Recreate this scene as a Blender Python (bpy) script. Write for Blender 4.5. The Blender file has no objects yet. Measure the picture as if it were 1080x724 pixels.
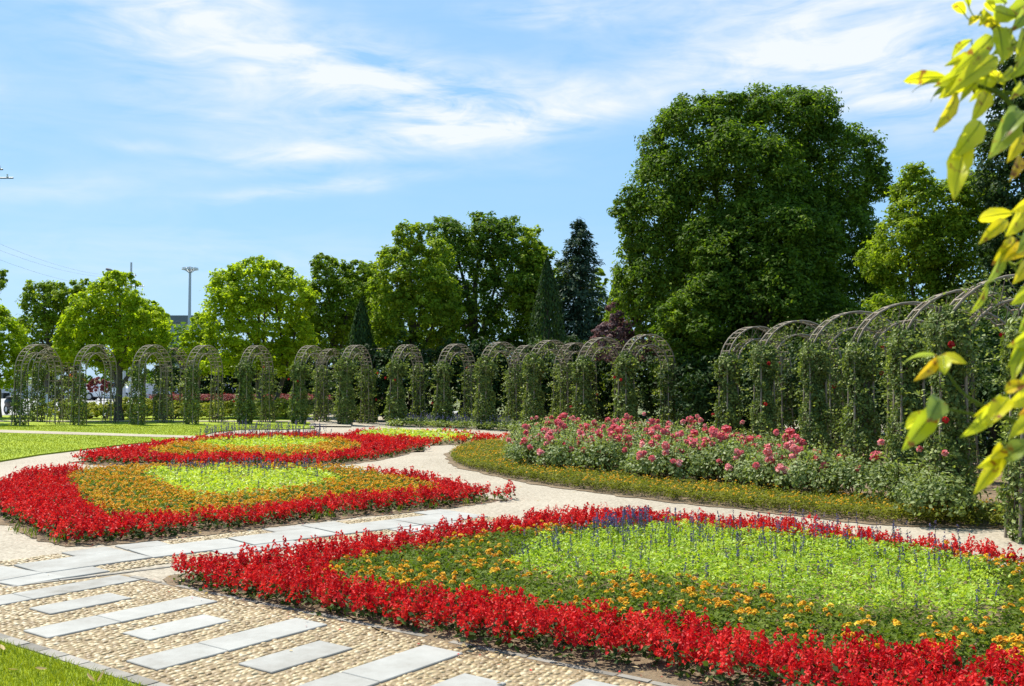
import bpy, bmesh, math
import numpy as np
from mathutils import Vector, Matrix

SC = bpy.context.scene
COL = SC.collection
R = math.radians
rng = np.random.default_rng(7)

# ------------------------------------------------------------------ camera
F = 1050.0; PITCH = math.atan(38 / F); CH = 1.6
cam_d = bpy.data.cameras.new('camera'); cam = bpy.data.objects.new('camera', cam_d); COL.objects.link(cam)
cam.location = (0, 0, CH); cam.rotation_euler = (R(90) + PITCH, 0, 0)
cam_d.sensor_width = 36; cam_d.lens = 36 * F / 1080
cam_d.clip_start = 0.05; cam_d.clip_end = 3000
cam_d.dof.use_dof = True; cam_d.dof.focus_distance = 11; cam_d.dof.aperture_fstop = 9
SC.camera = cam

# ------------------------------------------------------------------ sky + sun
SUN_EL = R(59); SUN_AZ = R(-40)          # azimuth from +Y, positive to +X
W = bpy.data.worlds.new('World'); SC.world = W; W.use_nodes = True
nt = W.node_tree; nt.nodes.clear()
N = nt.nodes.new; L = nt.links.new
out = N('ShaderNodeOutputWorld'); bg = N('ShaderNodeBackground'); bg.inputs[1].default_value = 0.092
sky = N('ShaderNodeTexSky'); sky.sky_type = 'NISHITA'; sky.sun_disc = False
sky.sun_elevation = SUN_EL; sky.sun_rotation = SUN_AZ
sky.air_density = 1.0; sky.dust_density = 0.6; sky.ozone_density = 2.2
tc = N('ShaderNodeTexCoord'); sep = N('ShaderNodeSeparateXYZ'); L(tc.outputs['Generated'], sep.inputs[0])
def M(op, a, b=None, c=None, tree=None):
    n = (tree or nt).nodes.new('ShaderNodeMath'); n.operation = op
    for i, v in enumerate((a, b, c)):
        if v is None: continue
        if isinstance(v, (int, float)): n.inputs[i].default_value = v
        else: (tree or nt).links.new(v, n.inputs[i])
    return n.outputs[0]
AZ = M('ARCTAN2', sep.outputs[0], sep.outputs[1]); EL = M('ARCSINE', sep.outputs[2])
cmb = N('ShaderNodeCombineXYZ'); L(AZ, cmb.inputs[0]); L(EL, cmb.inputs[1])
def wnoise(scale, sx, sy, rot, detail=6, dist=0.0, seed=0.0):
    mp = N('ShaderNodeMapping'); mp.inputs['Rotation'].default_value = (0, 0, rot)
    mp.inputs['Scale'].default_value = (sx, sy, 1); mp.inputs['Location'].default_value = (seed, seed * .7, 0)
    L(cmb.outputs[0], mp.inputs[0])
    n = N('ShaderNodeTexNoise'); n.inputs['Scale'].default_value = scale; n.inputs['Detail'].default_value = detail
    n.inputs['Roughness'].default_value = .58; n.inputs['Distortion'].default_value = dist
    L(mp.outputs[0], n.inputs['Vector']); return n.outputs[0]
def adir(px, py):                         # azimuth / elevation of a spot of sky
    return math.atan((px - 540) / F), math.atan((362 - py) / F) + PITCH
warp = M('SUBTRACT', wnoise(5, 1, 1, 0, 4, 0, 3.1), .5)
def ell(px, py, a, b, rot, amp):
    az, el = adir(px, py); c, s = math.cos(rot), math.sin(rot)
    dx = M('ADD', M('SUBTRACT', AZ, az), M('MULTIPLY', warp, .10)); dy = M('ADD', M('SUBTRACT', EL, el), M('MULTIPLY', warp, .06))
    u = M('ADD', M('MULTIPLY', dx, c * F / a), M('MULTIPLY', dy, s * F / a))
    v = M('ADD', M('MULTIPLY', dx, -s * F / b), M('MULTIPLY', dy, c * F / b))
    r2 = M('ADD', M('MULTIPLY', u, u), M('MULTIPLY', v, v))
    return M('MULTIPLY', M('EXPONENT', M('MULTIPLY', r2, -1.0)), amp)
CL = [(215, 50, 210, 48, R(-13), .8), (120, 0, 120, 20, R(-8), .5), (400, 85, 150, 40, R(-22), .75), (530, 105, 110, 30, R(4), .85),
      (430, 150, 210, 17, R(9), .8), (320, 206, 110, 8, R(9), .75), (575, 16, 75, 14, R(-4), .6), (250, 140, 140, 40, R(-10), .35),
      (880, 55, 230, 60, R(-12), .8), (980, 110, 110, 50, R(-10), .65), (720, 90, 130, 26, R(5), .45),
      (60, 222, 110, 12, R(3), .3), (140, 172, 40, 6, R(-10), .3), (300, 290, 420, 40, 0, .3), (-200, 120, 160, 60, R(-10), .5), (1300, 60, 260, 80, R(-10), .6)]
mask = None
for c in CL:
    e = ell(*c); mask = e if mask is None else M('ADD', mask, e)
st = wnoise(7, .5, 3.0, R(12), 12, .9, 1.7); st2 = wnoise(20, .5, 1.7, R(-20), 11, 1.2, 5.3)
tex = M('ADD', M('MULTIPLY', st, .72), M('MULTIPLY', st2, .5))
cl = M('MULTIPLY', mask, M('MULTIPLY', M('SUBTRACT', tex, .44), 3.5))
clc = N('ShaderNodeClamp'); L(cl, clc.inputs[0]); clc.inputs[2].default_value = .88
mix = N('ShaderNodeMix'); mix.data_type = 'RGBA'; L(clc.outputs[0], mix.inputs[0])
air = N('ShaderNodeMix'); air.data_type = 'RGBA'; air.inputs[0].default_value = .68; L(sky.outputs[0], air.inputs[6]); air.inputs[7].default_value = (2.2, 4.45, 7.0, 1); L(air.outputs[2], mix.inputs[6])
mix.inputs[7].default_value = (6.5, 6.7, 7.0, 1)
L(mix.outputs[2], bg.inputs[0]); L(bg.outputs[0], out.inputs[0])

sun_d = bpy.data.lights.new('sun', 'SUN'); sun = bpy.data.objects.new('sun', sun_d); COL.objects.link(sun)
sun_d.energy = 5.0; sun_d.angle = R(.53); sun_d.color = (1, .95, .86)
S = Vector((math.sin(SUN_AZ) * math.cos(SUN_EL), math.cos(SUN_AZ) * math.cos(SUN_EL), math.sin(SUN_EL)))
sun.rotation_euler = S.to_track_quat('Z', 'Y').to_euler(); sun.location = (0, 0, 40)
SC.view_settings.view_transform = 'Standard'; SC.view_settings.look = 'None'
SC.view_settings.exposure = 0.72; SC.view_settings.gamma = 1; SC.view_settings.use_curve_mapping = False
SC.cycles.max_bounces = 8; SC.cycles.transparent_max_bounces = 4; SC.cycles.caustics_reflective = False; SC.cycles.caustics_refractive = False
SC.cycles.use_denoising = True

# ------------------------------------------------------------------ geometry helpers
def ray(x, y):
    a = (x - 540) / F; b = (362 - y) / F
    return np.array([a, math.cos(PITCH) - b * math.sin(PITCH), math.sin(PITCH) + b * math.cos(PITCH)])
def G(x, y, h=0.0):
    d = ray(x, y); t = (h - CH) / d[2]; return np.array([d[0] * t, d[1] * t])
def at(x, y, Y):
    d = ray(x, y); t = Y / d[1]; return np.array([d[0] * t, Y, CH + d[2] * t])
def poly(pts): return np.array([G(*p) for p in pts])
def inside(P, poly_):
    x, y = P[:, 0], P[:, 1]; ins = np.zeros(len(P), bool); n = len(poly_); j = n - 1
    for i in range(n):
        xi, yi = poly_[i]; xj, yj = poly_[j]
        c = ((yi > y) != (yj > y)); 
        with np.errstate(divide='ignore', invalid='ignore'):
            c &= x < (xj - xi) * (y - yi) / (yj - yi + 1e-12) + xi
        ins ^= c; j = i
    return ins
def scatter(poly_, sp, holes=(), jit=.42):
    lo, hi = poly_.min(0), poly_.max(0)
    gx, gy = np.meshgrid(np.arange(lo[0], hi[0], sp), np.arange(lo[1], hi[1], sp * .87))
    gx = gx + (np.arange(gx.shape[0]) % 2)[:, None] * sp / 2
    P = np.stack([gx.ravel(), gy.ravel()], 1); P += rng.uniform(-jit, jit, P.shape) * sp
    k = inside(P, poly_)
    for h in holes: k &= ~inside(P, h)
    return P[k]
def grow(poly_, d):                       # push an outline outwards
    n = len(poly_); o = []; area = 0.5 * np.sum(poly_[:, 0] * np.roll(poly_[:, 1], -1) - np.roll(poly_[:, 0], -1) * poly_[:, 1])
    sg = 1 if area > 0 else -1
    for i in range(n):
        a, b, c = poly_[i - 1], poly_[i], poly_[(i + 1) % n]
        t1 = (b - a) / (np.linalg.norm(b - a) + 1e-9); t2 = (c - b) / (np.linalg.norm(c - b) + 1e-9)
        t = t1 + t2; t = t / (np.linalg.norm(t) + 1e-9)
        o.append(b + sg * d * np.array([t[1], -t[0]]))
    return np.array(o)
def smooth_poly(p, it=2):
    for _ in range(it):
        q = np.roll(p, -1, 0); p = np.stack([p * .75 + q * .25, p * .25 + q * .75], 1).reshape(-1, 2)
    return p
def unit(v): return v / (np.linalg.norm(v, axis=-1, keepdims=True) + 1e-9)

class Acc:
    """collects quads"""
    def __init__(s): s.v = []; s.f = []; s.t = []; s.m = []; s.n = 0; s.sm = []
    def add(s, V, Q, tint=0.5, mat=0, smooth=False):
        V = np.asarray(V, float).reshape(-1, 3); Q = np.asarray(Q, int).reshape(-1, 4)
        s.v.append(V); s.f.append(Q + s.n); s.n += len(V)
        s.t.append(np.broadcast_to(np.asarray(tint, float), (len(Q),))); s.m.append(np.full(len(Q), mat)); s.sm.append(np.full(len(Q), smooth))
    def build(s, name, mats, parent=None, loc=None):
        me = bpy.data.meshes.new(name)
        if s.n:
            V = np.concatenate(s.v); Q = np.concatenate(s.f)
            me.vertices.add(len(V)); me.vertices.foreach_set('co', V.ravel())
            me.loops.add(Q.size); me.loops.foreach_set('vertex_index', Q.ravel().astype(np.int32))
            me.polygons.add(len(Q)); me.polygons.foreach_set('loop_start', np.arange(0, Q.size, 4, dtype=np.int32))
            me.polygons.foreach_set('loop_total', np.full(len(Q), 4, np.int32))
            me.polygons.foreach_set('material_index', np.concatenate(s.m).astype(np.int32))
            me.polygons.foreach_set('use_smooth', np.concatenate(s.sm))
            a = me.attributes.new('tint', 'FLOAT', 'FACE'); a.data.foreach_set('value', np.concatenate(s.t).astype(np.float32))
            me.update(calc_edges=True)
        for m in (mats if isinstance(mats, (list, tuple)) else [mats]): me.materials.append(m)
        return link(name, me, parent, loc)
    def leaves(s, P, Nn, size, aspect=2.0, tint=0.5, mat=0, fold=.12, up=None):
        """pointed leaf blades (one folded quad each) at P facing Nn"""
        n = len(P)
        if n == 0: return
        Nn = unit(Nn); size = np.broadcast_to(size, (n,))
        rnd = rng.normal(size=(n, 3)) if up is None else np.broadcast_to(up, (n, 3)) + rng.normal(size=(n, 3)) * .25
        T = unit(rnd - (rnd * Nn).sum(1, keepdims=True) * Nn); B = np.cross(Nn, T)
        l = size[:, None] * .5; w = l / aspect
        V = np.stack([P - T * l, P + B * w - T * l * .1 + Nn * l * fold, P + T * l, P - B * w - T * l * .1 + Nn * l * fold], 1).reshape(-1, 3)
        s.add(V, np.arange(n * 4).reshape(-1, 4), tint, mat)
    def tube(s, pts, rad, n=6, tint=.5, mat=0, closed=False):
        pts = np.asarray(pts, float); m = len(pts); rad = np.broadcast_to(rad, (m,))
        d = np.gradient(pts, axis=0); d = unit(d)
        ref = np.array([0, 0, 1.]) if abs(d[0][2]) < .9 else np.array([1., 0, 0])
        u = unit(np.cross(d[0], ref)); U = []
        for i in range(m):
            u = unit(u - d[i] * np.dot(u, d[i])); U.append(u)
        U = np.array(U); Vv = np.cross(d, U); a = np.linspace(0, 2 * np.pi, n, endpoint=False)
        V = pts[:, None] + rad[:, None, None] * (np.cos(a)[None, :, None] * U[:, None] + np.sin(a)[None, :, None] * Vv[:, None])
        V = V.reshape(-1, 3); i = np.arange(m - 1)[:, None] * n; j = np.arange(n)[None]; k = (j + 1) % n
        Q = np.stack([i + j, i + k, i + n + k, i + n + j], -1).reshape(-1, 4)
        s.add(V, Q, tint, mat, True)
        for e, base in ((0, 0), (m - 1, (m - 1) * n)):          # caps
            c = pts[e]
            idx = [base + q for q in range(n)]
            VV = np.concatenate([V[idx], [c]]); QQ = []
            for q in range(0, n, 2): QQ.append([n, q, (q + 1) % n, (q + 2) % n])
            s.add(VV, QQ, tint, mat)
    def box(s, c, d, rz=0.0, tint=.5, mat=0, taper=1.0, shear=0.0):
        c = np.asarray(c, float); x, y, z = np.asarray(d, float) / 2
        b = np.array([[-x, -y, -z], [x, -y, -z], [x, y, -z], [-x, y, -z], [-x, -y, z], [x, -y, z], [x, y, z], [-x, y, z]])
        b[4:, :2] *= taper; b[4:, 0] += shear
        cs, sn = math.cos(rz), math.sin(rz); b = np.stack([b[:, 0] * cs - b[:, 1] * sn, b[:, 0] * sn + b[:, 1] * cs, b[:, 2]], 1) + c
        s.add(b, [[3, 2, 1, 0], [4, 5, 6, 7], [0, 1, 5, 4], [1, 2, 6, 5], [2, 3, 7, 6], [3, 0, 4, 7]], tint, mat)
    def ball(s, c, r, tint=.5, mat=0, nu=10, nv=6, rz=0.0, wob=0.0):
        c = np.asarray(c, float); r = np.broadcast_to(np.asarray(r, float), (3,))
        th = np.linspace(.02, np.pi - .02, nv + 1); ph = np.linspace(0, 2 * np.pi, nu, endpoint=False)
        V = np.stack([np.sin(th)[:, None] * np.cos(ph), np.sin(th)[:, None] * np.sin(ph), np.cos(th)[:, None] * np.ones(nu)], -1).reshape(-1, 3)
        if wob: V *= 1 + rng.normal(size=(len(V), 1)) * wob
        V = V * r; cs, sn = math.cos(rz), math.sin(rz)
        V = np.stack([V[:, 0] * cs - V[:, 1] * sn, V[:, 0] * sn + V[:, 1] * cs, V[:, 2]], 1) + c
        i = np.arange(nv)[:, None] * nu; j = np.arange(nu)[None]; k = (j + 1) % nu
        s.add(V, np.stack([i + j, i + nu + j, i + nu + k, i + k], -1).reshape(-1, 4), tint, mat, True)

def link(name, me, parent=None, loc=None):
    o = bpy.data.objects.new(name, me); COL.objects.link(o)
    if parent is not None: o.parent = parent
    if loc is not None: o.location = loc
    return o
def tag(o, label=None, cat=None, group=None, kind=None):
    if label: o['label'] = label
    if cat: o['category'] = cat
    if group: o['group'] = group
    if kind: o['kind'] = kind
    return o
def thing(name, label, cat, loc=(0, 0, 0), rz=0.0, group=None):
    o = bpy.data.objects.new(name, None); COL.objects.link(o); o.empty_display_size = .2
    o.location = tuple(float(q) for q in loc); o.rotation_euler = (0, 0, rz); return tag(o, label, cat, group)
def copy_thing(root, loc, rz, label, scale=1.0, group=None):
    r = root.copy(); COL.objects.link(r); r.location = tuple(float(q) for q in loc); r.rotation_euler = (0, 0, rz)
    r.scale = (scale,) * 3 if not hasattr(scale, '__len__') else scale
    r['label'] = label
    if group: r['group'] = group
    for ch in list(root.children):
        c = ch.copy(); COL.objects.link(c); c.parent = r
        for g in list(ch.children):
            d = g.copy(); COL.objects.link(d); d.parent = c
    return r
ORD = ['first', 'second', 'third', 'fourth', 'fifth', 'sixth', 'seventh', 'eighth', 'ninth', 'tenth', 'eleventh', 'twelfth', 'thirteenth', 'fourteenth', 'fifteenth']

# ------------------------------------------------------------------ materials
def mat(name):
    m = bpy.data.materials.new(name); m.use_nodes = True; t = m.node_tree; t.nodes.clear()
    o = t.nodes.new('ShaderNodeOutputMaterial'); p = t.nodes.new('ShaderNodeBsdfPrincipled'); t.links.new(p.outputs[0], o.inputs[0])
    return m, t, p, o
def ramp(t, fac, stops):
    r = t.nodes.new('ShaderNodeValToRGB'); el = r.color_ramp.elements
    while len(el) < len(stops): el.new(.5)
    for e, (pos, c) in zip(el, stops): e.position = pos; e.color = (*c, 1)
    t.links.new(fac, r.inputs[0]); return r.outputs[0]
def noise(t, scale, detail=5, rough=.6, vec=None, dist=0):
    n = t.nodes.new('ShaderNodeTexNoise'); n.inputs['Scale'].default_value = scale; n.inputs['Detail'].default_value = detail
    n.inputs['Roughness'].default_value = rough; n.inputs['Distortion'].default_value = dist
    if vec is None:
        g = t.nodes.new('ShaderNodeTexCoord'); vec = g.outputs['Object']
    t.links.new(vec, n.inputs['Vector']); return n.outputs[0]
def bump(t, p, h, strength=.4, dist=.01):
    b = t.nodes.new('ShaderNodeBump'); b.inputs['Strength'].default_value = strength; b.inputs['Distance'].default_value = dist
    t.links.new(h, b.inputs['Height']); t.links.new(b.outputs[0], p.inputs['Normal'])
def leafmat(name, a, b, c=None, trans=.35, rough=.62, spec=.14, tcol=None):
    """leaf: tint attribute (leaf to leaf variation, on climbers also painted sun highlights) picks the colour; light passes through"""
    m, t, p, o = mat(name)
    at_ = t.nodes.new('ShaderNodeAttribute'); at_.attribute_name = 'tint'
    stops = [(0, a), (1, b)] if c is None else [(0, a), (.55, b), (1, c)]
    col = ramp(t, at_.outputs['Fac'], stops)
    t.links.new(col, p.inputs['Base Color']); p.inputs['Roughness'].default_value = rough
    p.inputs['Specular IOR Level'].default_value = spec
    tr = t.nodes.new('ShaderNodeBsdfTranslucent')
    mx = t.nodes.new('ShaderNodeMix'); mx.data_type = 'RGBA'; mx.blend_type = 'MULTIPLY'; mx.inputs[0].default_value = 1
    t.links.new(col, mx.inputs[6]); mx.inputs[7].default_value = (*(tcol or (1.3, 1.4, .6)), 1)
    t.links.new(mx.outputs[2], tr.inputs[0])
    ms = t.nodes.new('ShaderNodeMixShader'); ms.inputs[0].default_value = trans
    t.links.new(p.outputs[0], ms.inputs[1]); t.links.new(tr.outputs[0], ms.inputs[2]); t.links.new(ms.outputs[0], o.inputs[0])
    return m
def solid(name, c, rough=.6, metal=0.0, var=.25, scale=6, spec=.4):
    m, t, p, o = mat(name); n = noise(t, scale, 6)
    c = np.array(c); col = ramp(t, n, [(.3, tuple(c * (1 - var))), (.7, tuple(np.minimum(c * (1 + var), .95)))])
    t.links.new(col, p.inputs['Base Color']); p.inputs['Roughness'].default_value = rough; p.inputs['Metallic'].default_value = metal
    p.inputs['Specular IOR Level'].default_value = spec
    return m
def tinted(name, stops, rough=.7, nscale=8, bumpd=0.0, spec=.3):
    m, t, p, o = mat(name); a = t.nodes.new('ShaderNodeAttribute'); a.attribute_name = 'tint'
    n = noise(t, nscale, 6)
    f = M('ADD', M('MULTIPLY', a.outputs['Fac'], .75, tree=t), M('MULTIPLY', M('SUBTRACT', n, .5, tree=t), .9, tree=t), tree=t)
    f = M('ADD', f, .125, tree=t)
    t.links.new(ramp(t, f, stops), p.inputs['Base Color']); p.inputs['Roughness'].default_value = rough; p.inputs['Specular IOR Level'].default_value = spec
    if bumpd: bump(t, p, n, .5, bumpd)
    return m
MT = {}
MT['camphor'] = leafmat('camphor leaf', (.045, .09, .010), (.11, .18, .015), (.26, .34, .03), .45)
MT['bright'] = leafmat('bright leaf', (.15, .23, .008), (.30, .38, .012), (.44, .50, .03), .56)
MT['mid'] = leafmat('mid leaf', (.08, .135, .010), (.185, .26, .015), (.34, .40, .03), .48)
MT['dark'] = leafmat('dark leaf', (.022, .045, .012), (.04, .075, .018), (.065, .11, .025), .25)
MT['conifer'] = leafmat('conifer needle', (.02, .045, .025), (.045, .08, .045), (.09, .13, .075), .2)
MT['plum'] = leafmat('purple leaf', (.09, .05, .055), (.17, .11, .115), (.30, .19, .18), .3, tcol=(1.3, .9, .85))
MT['ivy'] = leafmat('climber leaf', (.05, .08, .016), (.15, .195, .04), (.36, .40, .11), .30, .5, .25)  # pale end of the tint paints sunlit highlights into the climber leaves
MT['rose_leaf'] = leafmat('rose leaf', (.10, .14, .035), (.21, .26, .075), (.38, .41, .18), .36, .5, .25)
MT['pink'] = leafmat('pink petal', (.66, .09, .13), (.80, .24, .25), (.88, .50, .45), .3, .6, .2, (1.1, .9, .9))
MT['redrose'] = leafmat('red rose petal', (.4, .02, .02), (.6, .04, .04), None, .3, .6, .2, (1.1, .8, .8))
MT['salvia'] = leafmat('red salvia petal', (.30, .004, .009), (.64, .014, .018), (.78, .06, .04), .32, .55, .2, (1.15, .8, .8))
MT['salvia_far'] = leafmat('orange red salvia petal', (.42, .006, .008), (.66, .02, .014), (.8, .08, .02), .32, .55, .2, (1.15, .8, .8))
MT['salvia_leaf'] = leafmat('salvia leaf', (.025, .05, .012), (.05, .09, .018), (.10, .14, .03), .3)
MT['mari_leaf'] = leafmat('marigold leaf', (.06, .10, .010), (.12, .17, .016), (.20, .24, .03), .38)
MT['mari_red_leaf'] = leafmat('bronze leaf', (.07, .06, .018), (.13, .11, .02), (.20, .20, .03), .35)
MT['olive_leaf'] = leafmat('olive leaf', (.08, .09, .012), (.17, .18, .02), (.28, .27, .03), .38)
MT['mari'] = leafmat('marigold petal', (.60, .24, .008), (.74, .40, .012), (.80, .55, .03), .25, .6, .2, (1.1, .9, .7))
MT['lime'] = leafmat('lime leaf', (.18, .30, .016), (.36, .50, .032), (.50, .60, .08), .42, .45, .3, (1.25, 1.2, .6))
MT['lime_far'] = leafmat('yellow lime leaf', (.30, .45, .02), (.46, .60, .035), (.58, .66, .08), .42, .45, .3, (1.2, 1.1, .6))
MT['blue'] = leafmat('blue salvia floret', (.09, .075, .17), (.16, .135, .26), (.27, .24, .36), .25, .6, .2, (1, 1, 1))
MT['grass'] = leafmat('grass blade', (.16, .21, .010), (.24, .30, .012), (.32, .36, .022), .4, .5, .3, (1.25, 1.2, .6))
MT['shrub_y'] = leafmat('yellow shrub leaf', (.15, .19, .015), (.3, .33, .03), (.45, .42, .06), .35)
MT['hedge_red'] = leafmat('red hedge leaf', (.13, .05, .03), (.26, .06, .06), (.36, .13, .10), .3, tcol=(1.2, .8, .8))
MT['dryleaf'] = leafmat('fallen leaf', (.25, .16, .06), (.45, .32, .14), (.6, .45, .25), .2)
MT['bark'] = tinted('bark', [(0, (.05, .04, .03)), (.5, (.11, .09, .07)), (1, (.2, .17, .13))], .9, 14, .02)
MT['metal'] = tinted('weathered arch metal', [(0, (.10, .075, .055)), (.5, (.245, .195, .145)), (1, (.42, .355, .275))], .8, 12, 0, .12)
MT['white'] = solid('white paint', (.75, .76, .78), .35, 0, .06)
MT['black'] = solid('black plastic', (.02, .02, .022), .4, 0, .3)
MT['glass'] = solid('dark glass', (.03, .035, .04), .08, 0, .1)
MT['steel'] = solid('galvanised steel', (.42, .43, .45), .4, .6, .12)
MT['wire'] = solid('wire', (.25, .27, .3), .5, 0, .1)
MT['lampgrey'] = solid('lamp housing', (.10, .11, .125), .4, .3, .1)
MT['wallgrey'] = solid('grey render', (.42, .43, .45), .85, 0, .12, 2)
MT['bldg'] = solid('building render', (.34, .36, .40), .8, 0, .1, .4)
MT['bldg_dark'] = solid('building cornice', (.16, .17, .19), .7, 0, .1, .6)
MT['orange'] = leafmat('orange cloth', (.7, .16, .03), (.8, .22, .04), None, .3)
MT['tyre'] = solid('rubber', (.02, .02, .02), .85, 0, .2)

def ground_mat(name, stops, s1, s2, rough=.9, bs=.5, bd=.01, vor=None):
    m, t, p, o = mat(name)
    n1 = noise(t, s1, 6); n2 = noise(t, s2, 6, .7)
    f = M('ADD', M('MULTIPLY', n1, .5, tree=t), M('MULTIPLY', n2, .5, tree=t), tree=t)
    h = n2
    if vor:
        v = t.nodes.new('ShaderNodeTexVoronoi'); v.inputs['Scale'].default_value = vor
        g = t.nodes.new('ShaderNodeTexCoord'); t.links.new(g.outputs['Object'], v.inputs['Vector'])
        cs = t.nodes.new('ShaderNodeSeparateColor'); t.links.new(v.outputs['Color'], cs.inputs[0])
        f = M('ADD', M('MULTIPLY', f, .7, tree=t), M('MULTIPLY', cs.outputs[0], .28, tree=t), tree=t)
        h = M('MULTIPLY', v.outputs['Distance'], -1.0, tree=t)
    t.links.new(ramp(t, f, stops), p.inputs['Base Color']); p.inputs['Roughness'].default_value = rough
    p.inputs['Specular IOR Level'].default_value = .25
    bump(t, p, h, bs, bd); return m
MT['path'] = ground_mat('washed aggregate path', [(.22, (.19, .155, .11)), (.5, (.345, .295, .22)), (.78, (.46, .40, .31))], .6, 30, .85, .5, .006, 42)
MT['mortar'] = ground_mat('mortar', [(.3, (.17, .125, .07)), (.7, (.32, .245, .15))], 2, 40)
MT['ground'] = ground_mat('open ground', [(.3, (.07, .09, .03)), (.7, (.16, .17, .06))], .05, 3)
MT['road'] = ground_mat('concrete road', [(.3, (.30, .295, .285)), (.7, (.42, .41, .40))], .3, 12)
MT['lawn'] = ground_mat('lawn', [(.25, (.15, .20, .010)), (.5, (.24, .31, .012)), (.75, (.33, .38, .02))], .35, 26, .9, .8, .03)
MT['soil'] = ground_mat('dry soil', [(.25, (.07, .048, .026)), (.5, (.19, .135, .08)), (.75, (.34, .26, .165))], 3, 34, .95, .9, .025)
MT['slab'] = tinted('granite slab', [(0, (.21, .20, .18)), (.5, (.315, .305, .275)), (1, (.40, .39, .355))], .9, 4, .002, .08)
m, t, p, o = mat('granite slab'); MT['slab'] = m
gp = t.nodes.new('ShaderNodeNewGeometry'); at2 = t.nodes.new('ShaderNodeAttribute'); at2.attribute_name = 'tint'
nA = noise(t, 2.3, 5, .6, gp.outputs['Position']); nB = noise(t, 9, 6, .7, gp.outputs['Position']); nC = noise(t, 120, 3, .7, gp.outputs['Position'])
f = M('ADD', M('MULTIPLY', at2.outputs['Fac'], .35, tree=t), M('ADD', M('MULTIPLY', nA, .75, tree=t), M('ADD', M('MULTIPLY', nB, .45, tree=t), M('MULTIPLY', nC, .25, tree=t), tree=t), tree=t), tree=t)
t.links.new(ramp(t, M('MULTIPLY', f, .6, tree=t), [(.30, (.17, .155, .125)), (.45, (.28, .265, .235)), (.56, (.335, .325, .295)), (.75, (.42, .41, .375))]), p.inputs['Base Color'])
p.inputs['Roughness'].default_value = .88; p.inputs['Specular IOR Level'].default_value = .1; bump(t, p, nC, .25, .002)
MT['kerb'] = tinted('kerb stone', [(0, (.12, .105, .085)), (.5, (.23, .21, .175)), (1, (.33, .30, .26))], .85, 9, .004)
MT['pebble'] = tinted('river pebble', [(0, (.15, .095, .04)), (.35, (.29, .20, .095)), (.7, (.41, .31, .16)), (1, (.55, .46, .31))], .55, 20, .0, .4)

# ------------------------------------------------------------------ ground, lawn, paths
def sheet(name, pts, z, m, kind='structure', thick=0.0):
    bm = bmesh.new(); vs = [bm.verts.new((p[0], p[1], z)) for p in pts]; f = bm.faces.new(vs)
    bm.normal_update()
    if f.normal.z < 0: f.normal_flip()
    if thick:
        ex = bmesh.ops.extrude_face_region(bm, geom=[f])
        for v in [g for g in ex['geom'] if isinstance(g, bmesh.types.BMVert)]: v.co.z += 0
        for v in vs: v.co.z -= thick
    bmesh.ops.triangulate(bm, faces=bm.faces[:])
    me = bpy.data.meshes.new(name); bm.to_mesh(me); bm.free(); me.materials.append(m)
    o = link(name, me); tag(o, kind=kind); return o
sheet('ground', [(-1500, -300), (1500, -300), (1500, 2500), (-1500, 2500)], -.06, MT['ground'])
sheet('path', [(-30, -3), (14, -3), (14, 36), (4, 40), (-2, 46), (-10, 46), (-30, 36)], -.004, MT['path'])
sheet('road', [(-140, 43.5), (-2.5, 43.5), (-2.5, 50), (-12, 58), (-12, 95), (-140, 95)], -.02, MT['road'])

# bed outlines (seen edges dropped onto the ground at the planting height)
B1 = poly([(178, 609), (240, 626), (300, 638), (357, 650), (426, 662), (483, 676), (552, 690), (656, 703), (727, 714), (800, 727), (900, 750), (1010, 785), (1150, 830),
           (1300, 760), (1250, 660, .15), (1120, 593, .20), (1050, 576, .20), (980, 567, .20), (900, 556, .20), (830, 548, .20), (740, 539.5, .20), (650, 534, .20), (600, 536.5, .20),
           (540, 542, .20), (480, 549, .20), (400, 561, .20), (320, 575, .20), (250, 584, .17)])
B1m = poly([(328, 600, .19), (379, 608, .19), (426, 614, .19), (476, 617, .19), (520, 623, .19), (568, 633, .19), (615, 637, .19), (676, 640, .19), (732, 643, .19), (769, 656, .19), (803, 662, .19),
            (839, 668, .19), (876, 670, .19), (933, 674, .19), (997, 679, .19), (1034, 688, .19), (1110, 704, .19), (1250, 720, .14), (1250, 640, .14), (1130, 606, .14), (1060, 588, .14), (1028, 585, .15), (989, 577, .15), (933, 571, .15), (876, 565, .15),
            (820, 561, .15), (769, 555, .15), (727, 552, .15), (684, 550, .15), (642, 552, .15), (600, 553, .15), (560, 555, .15), (520, 560, .14), (473, 568, .14), (426, 577, .14), (357, 588, .14)])
B1l = poly([(530, 588, .15), (552, 600, .15), (583, 607, .15), (642, 604, .15), (690, 604, .15), (746, 613, .15), (797, 621, .15), (853, 632, .15), (933, 636, .15), (989, 642, .15), (1025, 652, .15), (1056, 636, .15),
            (1055, 604, .19), (1030, 586, .19), (989, 575.5, .19), (933, 569, .19), (876, 563.5, .19), (820, 559, .19), (769, 553, .19), (727, 549.5, .19), (684, 548, .19), (642, 553, .19), (600, 559, .19), (568, 566, .19), (540, 577, .19)])
B2 = poly([(0, 548), (33, 560), (55, 571), (80, 575), (111, 573), (167, 568), (250, 559), (300, 552.5), (367, 545), (447, 538), (507, 530.5), (534, 525), (542, 519, .1),
           (533, 514, .20), (492, 507, .20), (459, 499, .20), (406, 493, .20), (385, 490, .20), (340, 488.5, .20), (240, 488.5, .20), (150, 488.5, .20), (70, 490, .20), (28, 494, .20), (2, 502, .20), (-14, 512, .20), (-22, 528, .1)])
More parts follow.
